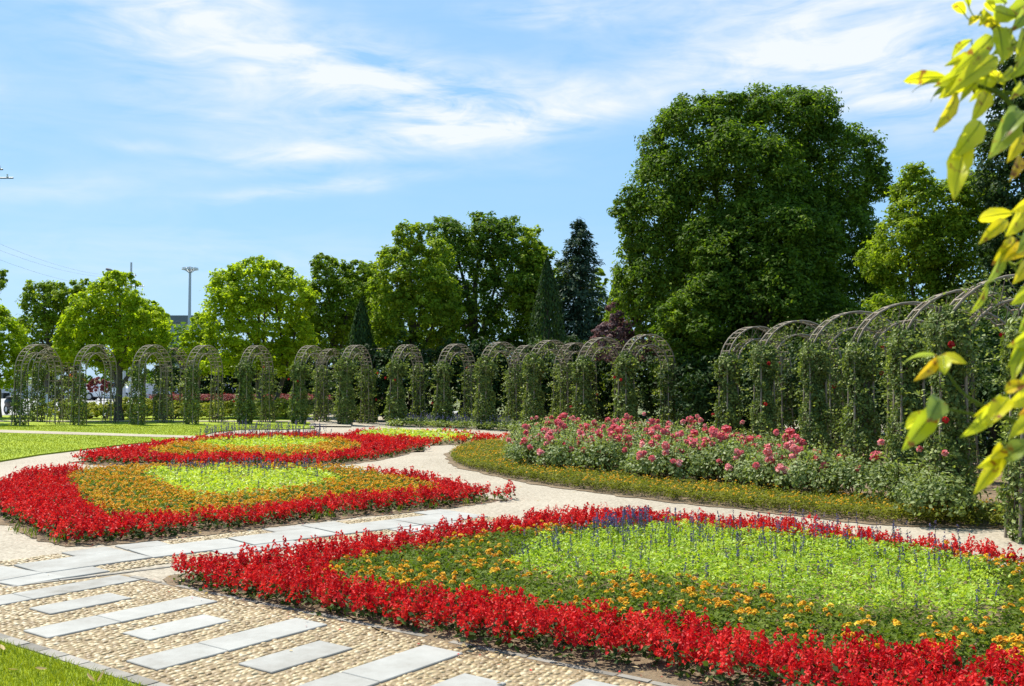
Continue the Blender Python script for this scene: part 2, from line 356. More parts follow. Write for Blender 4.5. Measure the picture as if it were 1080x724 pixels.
B2m = poly([(68, 498, .19), (75, 512, .19), (90, 524, .19), (106, 533, .19), (125, 540, .19), (167, 541, .19), (208, 539, .19), (250, 535, .19), (284, 528, .19), (344, 521, .19), (403, 518, .19), (447, 515.5, .19),
            (470, 512.6, .19), (447, 507, .14), (406, 499, .14), (370, 492, .14), (335, 490, .14), (240, 490, .14), (150, 490, .14), (90, 492, .14)])
B2l = poly([(150, 495, .14), (167, 507, .14), (194, 518, .14), (222, 522, .14), (300, 516, .14), (330, 510, .14), (368, 504, .14), (335, 493, .19), (300, 491, .19), (240, 490.5, .19), (185, 490.5, .19)])
B3 = poly([(69, 487), (110, 491), (160, 492.5), (260, 493), (340, 492), (395, 486), (433, 477), (448, 470.5), (447, 468.5, .20), (438, 466, .20), (406, 461.5, .20), (373, 457.5, .20), (338, 455.8, .20), (300, 455, .20), (250, 456, .20),
           (207, 460, .20), (180, 464, .20), (125, 469, .20), (92, 475, .20), (76, 481, .14)])
B3m = poly([(147, 475, .19), (190, 477, .19), (240, 477.5, .19), (300, 478, .19), (352, 477, .19), (391, 466.5, .19), (352, 462, .14), (300, 461, .14), (240, 462, .14), (205, 465, .14), (175, 469, .14)])
B3l = poly([(205, 465, .17), (215, 470, .15), (260, 472, .15), (320, 471, .15), (354, 465.5, .15), (335, 461, .19), (300, 459.5, .19), (250, 460, .19)])
B4 = poly([(452, 469.5), (500, 468.5), (546, 465.5), (549, 462, .14), (543, 459.5, .20), (520, 456, .20), (440, 452, .20), (378, 451.5, .20), (366, 454, .20), (400, 459, .20), (440, 464.5, .20)])
B4l = poly([(376, 456, .19), (420, 458.6, .19), (470, 460.4, .19), (505, 457.8, .19), (505, 456, .20), (440, 452.5, .20), (385, 452, .20)])
B4r = B4
BR = poly([(475, 482), (481, 490.5), (504, 497.5), (558, 509), (608, 516), (667, 524), (727, 531), (780, 536), (849, 544.5), (938, 553.5), (1027, 556.5), (1074, 556), (1110, 551), (1110, 541, .1), (1130, 500), (1090, 470), (760, 455), (700, 452), (560, 458), (548, 464.5), (500, 471), (480, 476)])
BRr = poly([(549, 489, .1), (578, 494, .1), (626, 497, .1), (682, 504, .1), (756, 511, .1), (849, 520, .1), (938, 527, .1), (1012, 533, .1)])
BRr = np.concatenate([BRr, np.array([[4.6, 10.6], [4.5, 12.5], [4.65, 14.5], [4.6, 16.6], [4.25, 18.9], [3.6, 21.0], [2.7, 22.9], [1.6, 24.0], [.6, 23.6], [.2, 21.5]])])
B1 = grow(B1, .07)
SOILS = [smooth_poly(grow(b, .11), 2) for b in (B1, B2, B3, B4, BR)]
B1, B1m, B1l, B2, B2m, B2l, B3, B3m, B3l, B4, B4l = [smooth_poly(p, 2) for p in (B1, B1m, B1l, B2, B2m, B2l, B3, B3m, B3l, B4, B4l)]
for k_, b in enumerate(SOILS):
    q = np.stack([b * (1 - f) + np.roll(b, -1, 0) * f for f in (0, .25, .5, .75)], 1).reshape(-1, 2)
    t_ = np.arange(len(q)); jit = rng.normal(size=(len(q), 2)); jit = (jit + np.roll(jit, 1, 0) + np.roll(jit, -1, 0)) * .016
    sheet('soil', q + jit, .003 + .0006 * k_, MT['soil'], thick=.004)

# lawns
lawn_pts = poly([(205, 462.5), (125, 470.5), (83, 475.5), (42, 480.5), (0, 487.5), (-80, 500), (-300, 540)]); 
lawn = np.concatenate([lawn_pts, poly([(-700, 480), (-420, 446), (0, 446), (326, 446), (332, 452.5), (300, 453.5), (255, 453.5), (225, 456.5)])])
sheet('lawn', lawn, .03, MT['lawn'], thick=.05)
sheet('path', poly([(-500, 456), (0, 454.7), (205, 461.2), (208, 463.6), (0, 457.5), (-500, 460)]), .036, MT['path'])
sheet('path', np.array([(-40, 37.0), (-3, 37.0), (-3, 37.7), (-40, 37.7)]), .034, MT['path'])
sheet('lawn', np.array([(-40, 37.72), (-8.5, 37.72), (-8.5, 43.2), (-40, 43.2)]), .03, MT['lawn'], thick=.05)
sheet('path', poly([(325, 450.5), (370, 451), (372, 445), (372, 438), (352, 438), (338, 443)]), .04, MT['path'])
u = np.array([.804, -.595]); n_ = np.array([.595, .804])
def UN(a, b): return u * a + n_ * b
fl = [UN(-14, 3.0), UN(-1, 3.02), UN(-1, 0), UN(-14, 0)]
sheet('lawn', fl, .03, MT['lawn'], thick=.05)
sheet('pavement', [UN(-.5, 3.16), UN(-.5, 4.72), UN(-7.45, 4.72), UN(-7.95, 3.14)], 0.0, MT['mortar'])
a0, a1 = np.array([-4.6, 7.12]), np.array([-2.6, 8.86]); v_ = unit(a1 - a0); w_ = np.array([-v_[1], v_[0]])
sheet('pavement', [a0 + v_ * -4 + w_ * 1.9, a0 + v_ * 1.05 + w_ * 1.75, a0 + v_ * .3 + w_ * 4.5, a0 + v_ * -5 + w_ * 4.5], 0.0, MT['mortar'])

# kerbs between lawn and paving, and along the beds
def kerb(name, A, B, w, step, z=.03):
    ac = Acc(); d = unit(B - A); nn = np.array([-d[1], d[0]]); Ln = np.linalg.norm(B - A); k = 0.0
    while k < Ln:
        l = step * rng.uniform(.92, 1.06)
        c = A + d * (k + l / 2) + nn * rng.normal() * .003
        ac.box((c[0], c[1], z / 2 - .01 + rng.normal() * .0015), (l - .012, w, z + .02), math.atan2(d[1], d[0]), rng.uniform(0, 1)); k += l
    o = ac.build(name, MT['kerb']); return tag(o, kind='structure')
kerb('kerb', UN(-14, 3.06), UN(-.5, 3.08), .085, .22, .028)
kerb('kerb', UN(-7.3, 4.69), UN(-.5, 4.71), .05, .20, .005)
kerb('kerb', a0 + v_ * -4 + w_ * -.02, a1 + v_ * -.25 + w_ * -.02, .04, .3, .004)

# slabs set in the pavement
slab_acc_parent = None
pav = [o for o in COL.objects if o.name.startswith('pavement')][0]
rects = []                                # slab footprints, for keeping the pebbles off them
def slab(c, l, w, ang, top=.011):
    bm = bmesh.new(); bmesh.ops.create_cube(bm, size=1)
    for v in bm.verts: v.co = Vector((v.co.x * l, v.co.y * w, v.co.z * (top + .02) + top / 2 - .01))
    bmesh.ops.bevel(bm, geom=[e for e in bm.edges], offset=.004, segments=1, affect='EDGES')
    me = bpy.data.meshes.new('slab'); bm.to_mesh(me); bm.free(); me.materials.append(MT['slab'])
    a = me.attributes.new('tint', 'FLOAT', 'FACE'); a.data.foreach_set('value', np.full(len(me.polygons), rng.uniform(.25, .9), np.float32))
    o = link('slab', me, pav); o.location = (c[0], c[1], .0); o.rotation_euler = (0, 0, ang)
    rects.append((np.array(c), l / 2, w / 2, ang))
an = math.atan2(n_[1], n_[0])
for i in range(-1, 7):
    s0 = -7.41 + 1.135 * i
    if i >= 0 or True:
        if i >= 0:
            mid = 3.86 + rng.uniform(-.15, .1)
            for (q0, q1) in ((3.275, mid - .004), (mid + .004, 4.53 + (.12 if i == 0 else 0))):
                slab(UN(s0 + .15, (q0 + q1) / 2), q1 - q0, .30, an)
            slab(UN(s0 + .70, 3.92), .61, .285, an)
# the cross path of wide slabs with pebble insets
L0 = a0 + v_ * -3.6
pos = 0.0; k = 0
av = math.atan2(v_[1], v_[0])
path_c = [G(-120, 627), G(0, 606), G(95, 592), G(180, 581), G(300, 566.5), G(400, 555), G(480, 545)]
pc = np.array([np.array(p) for p in path_c]); seg = np.r_[0, np.cumsum(np.linalg.norm(np.diff(pc, axis=0), axis=1))]
def along(s):
    p = np.array([np.interp(s, seg, pc[:, 0]), np.interp(s, seg, pc[:, 1])]); q = np.array([np.interp(s + .15, seg, pc[:, 0]), np.interp(s + .15, seg, pc[:, 1])]); q0 = np.array([np.interp(s - .15, seg, pc[:, 0]), np.interp(s - .15, seg, pc[:, 1])])
    return p, unit(q - q0)
inset = []
s = .1; i = 0
while s < seg[-1] - .6:
    p, d = along(s + .5); nn = np.array([-d[1], d[0]]); ang = math.atan2(d[1], d[0])
    slab(p + nn * .0, .965, .56, ang, .010 + rng.uniform(0, .002))
    sh = .28 if i % 2 else -.28
    for sd in (-1, 1):                       # a short slab and a pebble inset side by side along each edge
        slab(p + nn * sd * .44 + d * sd * sh, .42, .30, ang, .008 + rng.uniform(0, .0015))
        inset.append((p + nn * sd * .44 - d * sd * sh * .8, .27, .15, ang))
    s += 1.0; i += 1
# pebbles: small river stones set on edge in the mortar
def pebbles(poly_, sp, label_name, keep=None):
    P = scatter(poly_, sp, jit=.22)
    for c, hl, hw, a in rects:
        q = P - c; x = q @ np.array([math.cos(a), math.sin(a)]); y = q @ np.array([-math.sin(a), math.cos(a)])
        P = P[~((abs(x) < hl + .012) & (abs(y) < hw + .012))]; 
    return P
def add_pebbles(P, sp, ang, nm):
    n = len(P); ac = Acc(); nu, nv = 8, 3
    th = np.linspace(.12, np.pi * .5, nv + 1); ph = np.linspace(0, 2 * np.pi, nu, endpoint=False)
    U = np.stack([np.sin(th)[:, None] * np.cos(ph), np.sin(th)[:, None] * np.sin(ph), np.cos(th)[:, None] * np.ones(nu)], -1).reshape(-1, 3)
    a = ang + rng.normal(size=n) * .35; rx = sp * rng.uniform(.46, .66, n); ry = sp * rng.uniform(.34, .46, n); rz = rng.uniform(.007, .0135, n)
    V = U[None] * np.stack([rx, ry, rz], 1)[:, None] * (1 + rng.normal(size=(n, len(U), 1)) * .06)
    c, s_ = np.cos(a)[:, None], np.sin(a)[:, None]
    V = np.stack([V[..., 0] * c - V[..., 1] * s_ + P[:, :1], V[..., 0] * s_ + V[..., 1] * c + P[:, 1:2], V[..., 2] - .002], -1)
    i = np.arange(nv)[:, None] * nu; j = np.arange(nu)[None]; k = (j + 1) % nu
    Q = np.stack([i + j, i + nu + j, i + nu + k, i + k], -1).reshape(-1, 4)
    cap = np.array([[0, 1, 2, 3], [0, 3, 4, 7], [4, 5, 6, 7]])
    Q = np.concatenate([Q, cap])
    QQ = (Q[None] + (np.arange(n) * len(U))[:, None, None]).reshape(-1, 4)
    ac.add(V.reshape(-1, 3), QQ, np.repeat(rng.uniform(0, 1, n) ** .8, len(Q)), 0, True)
    return tag(ac.build('pebbles', MT['pebble']), 'tan river pebbles set in mortar ' + nm, 'pebbles', kind='stuff')
PA = pebbles(np.array([UN(-9, 3.13), UN(-.5, 3.13), UN(-.5, 4.66), UN(-7.42, 4.66), UN(-7.66, 3.9), UN(-7.95, 3.13)]), .05, '')
add_pebbles(PA, .047, an + R(8), 'between the stone slabs of the front pavement')
PB = [] 
for c, hl, hw, a in inset:
    gx, gy = np.meshgrid(np.arange(-hl, hl, .046), np.arange(-hw, hw, .038)); q = np.stack([gx.ravel(), gy.ravel()], 1) + rng.normal(size=(gx.size, 2)) * .006
    PB.append(np.stack([q[:, 0] * math.cos(a) - q[:, 1] * math.sin(a), q[:, 0] * math.sin(a) + q[:, 1] * math.cos(a)], 1) + c)
PB = np.concatenate(PB)
for c, hl, hw, a in rects:
    q = PB - c; x = q @ np.array([math.cos(a), math.sin(a)]); y = q @ np.array([-math.sin(a), math.cos(a)])
    PB = PB[~((abs(x) < hl + .015) & (abs(y) < hw + .015))]
add_pebbles(PB, .044, av, 'inset along the edges of the cross path')
PC = pebbles(np.array([a0 + v_ * -4 + w_ * 1.5, a0 + v_ * .6 + w_ * 1.5, a0 + v_ * .1 + w_ * 4.3, a0 + v_ * -4.5 + w_ * 4.3]), .055, '')
add_pebbles(PC[~inside(PC, grow(B2, .1))], .052, an, 'on the walk beside the middle bed')

# ------------------------------------------------------------------ flower bed planting
def rep(P, k): return np.repeat(P, k, 0)
def col3(P, z): return np.concatenate([P, np.broadcast_to(np.asarray(z, float).reshape(-1, 1) if np.ndim(z) else z, (len(P), 1))], 1)
def salvia(poly_, holes, label, sp=.15, spikes=5, pet=11, size=.026, m='salvia', h=.215, grp='red salvia borders of the flower beds'):
    P = scatter(poly_, sp, holes); P = P[rng.uniform(0, 1, len(P)) > .04]; n = len(P); plant = rng.uniform(-.25, .35, n); hs = h * rng.uniform(.80, 1.12, n) * (1 + .08 * np.sin(P[:, 0] * 3.1 + 1.3 * np.sin(P[:, 1] * 2.3)))
    ac = Acc()
    k = 12; Q = rep(P, k) + rng.normal(size=(n * k, 2)) * sp * .34; z = rng.uniform(.02, .66, n * k) * rep(hs, k)
    ac.leaves(col3(Q, z), col3(rng.normal(size=(n * k, 2)) * .7, np.abs(rng.normal(size=n * k)) + .5), rng.uniform(.04, .065, n * k) * (size / .026) ** .5, 1.7, rng.uniform(0, 1, n * k), 1)
    S = rep(P, spikes) + rng.normal(size=(n * spikes, 2)) * sp * .36; top = rep(hs, spikes) * rng.uniform(.72, 1.12, n * spikes); base = rng.uniform(.2, .9, n * spikes)
    ns = len(S); ln = rng.uniform(.07, .12, ns); lean = rng.normal(size=(ns, 2)) * .12
    t = rng.uniform(0, 1, ns * pet); a = rng.uniform(0, 2 * np.pi, ns * pet); rr = (.028 * (1 - .75 * t)) * rng.uniform(.5, 1.2, ns * pet) * (size / .026)
    zz = rep(top, pet) - rep(ln, pet) * (1 - t)
    XY = rep(S, pet) + rep(lean, pet) * (zz[:, None] - .15) + np.stack([np.cos(a), np.sin(a)], 1) * rr[:, None]
    Nn = np.stack([np.cos(a), np.sin(a), rng.normal(size=len(a)) * .5 + .5], 1) + rng.normal(size=(len(a), 3)) * .35
    ac.leaves(col3(XY, zz), Nn, rng.uniform(.8, 1.35, len(a)) * size * (1.1 - .35 * t), 1.5, np.clip(rep(rep(plant, spikes), pet) + rep(base, pet) * .6 + rng.uniform(0, .4, len(a)), 0, 1), 0, .3)
    return tag(ac.build('red_salvia', [MT[m], MT['salvia_leaf']]), label, 'flowers', grp, 'stuff')
def marigold(poly_, holes, label, sp=.13, lv=16, heads=1.2, hr=.019, pet=11, h=.15, patchy=0.0, leaf='mari_leaf', lsize=.034, nm='marigolds', m='mari', htint=(0, 1)):
    P = scatter(poly_, sp, holes); n = len(P); ac = Acc()
    hs = h * rng.uniform(.75, 1.1, n)
    Q = rep(P, lv) + rng.normal(size=(n * lv, 2)) * sp * .38; z = (.15 + .82 * rng.uniform(0, 1, n * lv) ** .7) * rep(hs, lv)
    tb = rep(rng.uniform(0, .55, n), lv)
    ac.leaves(col3(Q, z), col3(rng.normal(size=(n * lv, 2)) * .6, np.abs(rng.normal(size=n * lv)) + .45), rng.uniform(.75, 1.3, n * lv) * lsize, 2.2, np.clip(tb + rng.uniform(0, .5, n * lv), 0, 1), 1)
    w = heads * np.ones(n)
    if patchy: w = heads * np.clip(1 + patchy * (np.sin(P[:, 0] * 2.7 + 1.1) * np.sin(P[:, 1] * 3.3 + P[:, 0]) * 1.4), 0.02, 3)
    c = rng.poisson(w); H = rep(P, c) + rng.normal(size=(c.sum(), 2)) * sp * .36; hz = rep(hs, c) * rng.uniform(.86, 1.1, c.sum()) + .012
    nh = len(H); a = rng.uniform(0, 2 * np.pi, nh * pet); ti = rng.uniform(0, 1, nh * pet); r0 = hr * rng.uniform(.7, 1.25, nh)
    rr = rep(r0, pet) * np.sqrt(ti) * .8; dome = rep(r0, pet) * .7 * (1 - ti)
    C = np.concatenate([rep(H, pet) + np.stack([np.cos(a), np.sin(a)], 1) * rr[:, None], (rep(hz, pet) + dome)[:, None]], 1)
    Nn = np.stack([np.cos(a) * ti, np.sin(a) * ti, np.full(len(a), .7)], 1) + rng.normal(size=(len(a), 3)) * .25
    ac.leaves(C, Nn, rep(r0, pet) * rng.uniform(.9, 1.4, len(a)), 1.3, np.clip(rep(rng.uniform(htint[0], htint[1], nh), pet) * .8 + rng.uniform(0, .25, len(a)), 0, 1), 0, .25)
    return tag(ac.build(nm, [MT[m], MT[leaf]]), label, 'flowers', 'marigold bands of the flower beds', 'stuff')
def lime(poly_, label, sp=.10, lv=26, size=.042, h=.20, m='lime'):
    P = scatter(poly_, sp); P = P[rng.uniform(0, 1, len(P)) > .07]; n = len(P); ac = Acc(); hs = h * rng.uniform(.70, 1.15, n) * (1 + .12 * np.sin(P[:, 0] * 5.1 + np.sin(P[:, 1] * 4.3)))
    Q = rep(P, lv) + rng.normal(size=(n * lv, 2)) * sp * .36; z = (.2 + .8 * rng.uniform(0, 1, n * lv) ** .6) * rep(hs, lv)
    ac.leaves(col3(Q, z), col3(rng.normal(size=(n * lv, 2)) * .65, np.abs(rng.normal(size=n * lv)) + .4), rng.uniform(.7, 1.3, n * lv) * size, 2.1, np.clip(rep(rng.uniform(-.15, .65, n), lv) + rng.uniform(0, .45, n * lv), 0, 1))
    return tag(ac.build('lime_foliage', MT[m]), label, 'plants', 'lime foliage centres of the flower beds', 'stuff')
def spikes(poly_, label, sp=.26, fl=16, size=.014, h=.36, back=None, prob=None, r=.012, nm='blue_salvia'):
    P = scatter(poly_, sp, jit=.5); 
    if prob is not None: P = P[rng.uniform(0, 1, len(P)) < prob(P)]
    n = len(P); ac = Acc(); hs = h * rng.uniform(.68, 1.12, n); ln = rng.uniform(.10, .2, n) * h / .40
    lean = rng.normal(size=(n, 2)) * .07
    t = rng.uniform(0, 1, n * fl); a = rng.uniform(0, 2 * np.pi, n * fl); z = rep(hs, fl) - rep(ln, fl) * t
    XY = rep(P, fl) + rep(lean, fl) * z[:, None] + np.stack([np.cos(a), np.sin(a)], 1) * (r * (.4 + .6 * t))[:, None]
    ac.leaves(col3(XY, z), np.stack([np.cos(a), np.sin(a), .3 + 0 * a], 1), rng.uniform(.8, 1.3, n * fl) * size, 1.4, np.clip(rep(rng.uniform(0, .7, n), fl) + rng.uniform(0, .3, n * fl), 0, 1))
    for sgn in (0, 1):                                  # thin crossed stems
        d = np.array([.0022, 0]) if sgn == 0 else np.array([0, .0022])
        z1 = hs - ln * .5; V = np.stack([col3(P - d, .1), col3(P + d, .1), col3(P + lean * z1[:, None] + d, z1), col3(P + lean * z1[:, None] - d, z1)], 1).reshape(-1, 3)
        ac.add(V, np.arange(n * 4).reshape(-1, 4), .3, 1)
    return tag(ac.build(nm, [MT['blue'], MT['mari_leaf']]), label, 'flowers', 'blue salvia spikes in the flower beds', 'stuff')

salvia(B1, [B1m], 'dense red salvia belt edging the front flower bed', .112, 5, 15, .028)
marigold(B1m, [B1l], 'dark green marigolds with scattered orange heads inside the front bed', .13, 62, .95, .021, 13, .16, .9, lsize=.040)
lime(B1l, 'bright lime foliage filling the middle of the front bed', .10, 34, .036)
def pb1(P):
    Y0 = np.percentile(P[:, 1], 50); t = (P[:, 1] - P[:, 1].min()) / (np.ptp(P[:, 1])); return .16 + .62 * t ** 1.7
spikes(B1l, 'blue salvia spikes rising from lime foliage of the front bed', .12, 20, .0135, .315, prob=pb1)
spikes(poly([(622, 553, .2), (690, 551, .2), (690, 545, .2), (640, 545, .2)]), 'thick purple tuft of blue salvia at back of the front bed', .07, 20, .019, .30)
spikes(poly([(820, 560, .2), (1030, 584, .2), (1040, 577, .2), (900, 556, .2), (820, 548, .2)]), 'blue salvia spikes among the red back edge of the front bed', .19, 18, .0145, .35)
salvia(B2, [B2m], 'broad red salvia belt edging the middle flower bed by the cross path', .128, 5, 10, .034)
marigold(B2m, [B2l], 'dense orange yellow marigolds inside the middle bed', .11, 24, 2.2, .021, 9, .15, .15, lsize=.046)
lime(B2l, 'yellow lime foliage in the middle bed', .14, 20, .055, .19, 'lime_far')
spikes(B2l, 'blue salvia spikes along the lime centre of the middle bed', .26, 12, .019, .31, prob=lambda P: .25 + .6 * ((P[:, 1] - P[:, 1].min()) / np.ptp(P[:, 1])) ** 2, r=.012)
spikes(poly([(190, 491.5, .2), (330, 493.5, .2), (335, 488.5, .2), (190, 488.5, .2)]), 'purple line of blue salvia at the back edge of the middle bed', .15, 12, .022, .30, r=.014)
salvia(B3, [B3m], 'red salvia belt edging the rear flower bed', .18, 4, 9, .050)
marigold(B3m, [B3l], 'orange marigolds inside the rear bed', .16, 14, 2.2, .032, 7, .16, .1, lsize=.06)
lime(B3l, 'yellow lime foliage in the rear bed', .2, 16, .075, .19, 'lime_far')
spikes(poly([(205, 464, .2), (352, 463, .2), (335, 456, .2), (250, 455, .2), (215, 459, .2)]), 'tall blue salvia spikes standing at the back of the rear bed', .24, 14, .024, .50, r=.016)
salvia(B4, [B4l], 'orange red salvia strip along the far bed by the arches', .24, 4, 7, .058, 'salvia_far')
lime(B4l, 'yellow lime foliage strip in the far bed', .22, 16, .085, .21, 'lime_far')
spikes(poly([(425, 450), (540, 455), (535, 450.5), (430, 447.5)]), 'low purple flowers at the foot of the arches behind the far bed', .25, 14, .035, .42, r=.03)
marigold(poly([(410, 451), (440, 451.2), (520, 454.5), (548, 458), (556, 450), (640, 450), (640, 446), (540, 444.5), (410, 445)]), [], 'low dark ground cover at the foot of the centre arches', .22, 26, .25, .03, 6, .26, 0, leaf='ivy', lsize=.09, nm='ground_cover', m='blue')
BRs = smooth_poly(poly([(475, 482), (481, 490.5), (504, 497.5), (558, 509), (608, 516), (667, 524), (727, 531), (780, 536), (849, 544.5), (938, 553.5), (1027, 557), (1074, 559), (1130, 561), (1130, 548, .1),
             (1060, 534, .1), (1012, 530, .1), (938, 525, .1), (849, 521, .1), (756, 512, .1), (682, 505.5, .1), (626, 498, .1), (578, 495, .1), (549, 489, .1), (552, 466, .1), (520, 469), (490, 474)]), 2)
marigold(BRs, [], 'low olive and yellow marigold strip curving in front of the rose bushes', .10, 34, .7, .015, 7, .17, .5, leaf='olive_leaf', lsize=.04, htint=(.4, 1))

# grass
def grass(poly_, dens, hgt, wid, label, holes=()):
    lo, hi = poly_.min(0), poly_.max(0); n = int(dens * np.prod(hi - lo)); P = rng.uniform(lo, hi, (n, 2)); k = inside(P, poly_); P = P[k]; n = len(P)
    for hh in holes:
        k = ~inside(P, hh); P = P[k]; n = len(P)
    a = rng.uniform(0, 2 * np.pi, n); h = hgt * rng.uniform(.5, 1.2, n); d = np.stack([np.cos(a), np.sin(a)], 1); lean = rng.normal(size=(n, 2)) * .45; patch = .5 + .22 * np.sin(P[:, 0] * 1.7 + 2 * np.sin(P[:, 1] * 1.1)) + .18 * np.sin(P[:, 1] * 4.3 + P[:, 0] * 2.9)
    b = col3(P, .028); m_ = col3(P + lean * h[:, None] * .35, .03 + h * .6); t = col3(P + lean * h[:, None], .03 + h)
    dd = col3(d * wid, 0.0); V = np.stack([b - dd, b + dd, m_ + dd * .7, t, m_ - dd * .7], 1)
    ac = Acc(); V1 = V[:, [0, 1, 2, 4]].reshape(-1, 3); tt = np.clip(patch + rng.uniform(-.4, .4, n), 0, 1)
    ac.add(V1, np.arange(n * 4).reshape(-1, 4), tt)
    V2 = np.stack([m_ - dd * .7, m_ + dd * .7, t + dd * .12, t - dd * .12], 1).reshape(-1, 3); ac.add(V2, np.arange(n * 4).reshape(-1, 4), tt)
    return tag(ac.build('grass', MT['grass']), label, 'grass', kind='stuff')
grass(np.array([UN(-8.2, 3.0), UN(-4.4, 3.0), UN(-4.4, 1.6), UN(-8.2, 1.6)]), 7000, .038, .0022, 'mown grass blades in the near corner lawn')
lawn_s = np.concatenate([lawn_pts[:6], poly([(-80, 449.5), (0, 449.5), (330, 449.5), (300, 453.5), (225, 456.5)])])
grass(lawn_s, 330, .028, .007, 'mown grass on the far lawn beyond the beds', [poly([(-500, 455.5), (0, 454.3), (207, 461), (210, 464), (0, 458), (-500, 461)])])
tuft = scatter(grow(B2, .16), .2, [grow(B2, .02)]); tuft2 = scatter(grow(B1, .14), .22, [grow(B1, .0)])
ac = Acc()
pl_ = scatter(np.array([UN(-8, 3.2), UN(-2, 3.2), UN(-2, 4.7), UN(-8, 4.7)]), .55); pl_ = pl_[rng.uniform(0, 1, len(pl_)) < .35]
ac.leaves(col3(pl_, .018), col3(rng.normal(size=(len(pl_), 2)) * .15, 1.0), rng.uniform(.015, .04, len(pl_)), 2.0, rng.uniform(0, 1, len(pl_)), 0)
for T in (tuft, tuft2):                                 # dry litter and weeds on the bare soil edge
    q = rep(T, 3) + rng.normal(size=(len(T) * 3, 2)) * .06
    ac.leaves(col3(q, rng.uniform(.025, .05, len(q))), col3(rng.normal(size=(len(q), 2)) * .4, 1.0), rng.uniform(.02, .05, len(q)), 2.4, rng.uniform(0, 1, len(q)), 0)
tag(ac.build('leaf_litter', MT['dryleaf']), 'dry leaf litter on the bare soil edging the beds', 'litter', kind='stuff')
ac = Acc()
for b in (B1, B2):
    pp = scatter(grow(b, .30), .16, [grow(b, .05)]); pp = pp[rng.uniform(0, 1, len(pp)) < .40]
    ac.leaves(col3(pp, .018), col3(rng.normal(size=(len(pp), 2)) * .2, 1.0), rng.uniform(.012, .026, len(pp)), 1.5, rng.uniform(0, .8, len(pp)))
tag(ac.build('fallen_petals', MT['salvia']), 'red petals dropped on the paving beside the beds', 'petals', kind='stuff')
pl_ = scatter(poly([(400, 553), (560, 531), (700, 538), (860, 553), (1000, 566), (1000, 562), (860, 546), (700, 530), (560, 512), (470, 484), (430, 484)]), .35); pl_ = pl_[rng.uniform(0, 1, len(pl_)) < .35]; ac = Acc()
ac.leaves(col3(pl_, .006), col3(rng.normal(size=(len(pl_), 2)) * .2, 1.0), rng.uniform(.02, .05, len(pl_)), 2.0, rng.uniform(0, 1, len(pl_)))
tag(ac.build('leaf_litter', MT['dryleaf']), 'scattered dry leaves on the winding path', 'litter', kind='stuff')
ac = Acc(); q = tuft[rng.uniform(0, 1, len(tuft)) < .5]; q = rep(q, 14) + rng.normal(size=(len(q) * 14, 2)) * .04
ac.leaves(col3(q, rng.uniform(.03, .09, len(q))), col3(rng.normal(size=(len(q), 2)), .25), rng.uniform(.05, .1, len(q)), 6, rng.uniform(0, 1, len(q)), 0, up=(0, 0, 1))
tag(ac.build('weeds', MT['mari_leaf']), 'small weeds on the soil edge of the middle bed', 'weeds', kind='stuff')
for i, (x, y, sz, lab) in enumerate([(107, 714, .055, 'pale curled fallen leaf nearest the kerb on the near grass'), (95, 716, .06, 'larger pale fallen leaf left of the kerb leaf on near grass'), (43, 706, .05, 'brown fallen leaf in the middle of the near grass'),
                                     (14, 707, .045, 'cream fallen leaf left of the brown one on near grass'), (2, 684, .06, 'tan fallen leaf at the left edge of the near grass')]):
    ac = Acc(); n = 5
    s_ = np.linspace(-1, 1, n); w = np.sqrt(1 - (s_ * .98) ** 2) * .42
    for side in (-1, 1):
        V = np.stack([np.stack([s_, 0 * s_, .12 * s_ ** 2], 1), np.stack([s_, side * w, .12 * s_ ** 2 + .35 * w], 1)], 1).reshape(-1, 3) * sz * .6
        ac.add(V, [[2 * q, 2 * q + 2, 2 * q + 3, 2 * q + 1] for q in range(n - 1)], rng.uniform(0, 1), 0, True)
    g = G(x, y, .06); o = ac.build('fallen_leaf', MT['dryleaf'], None, (g[0], g[1], .062)); o.rotation_euler = (rng.normal() * .3, rng.normal() * .3, rng.uniform(0, 6)); tag(o, lab, 'leaf', 'fallen leaves on the near grass')

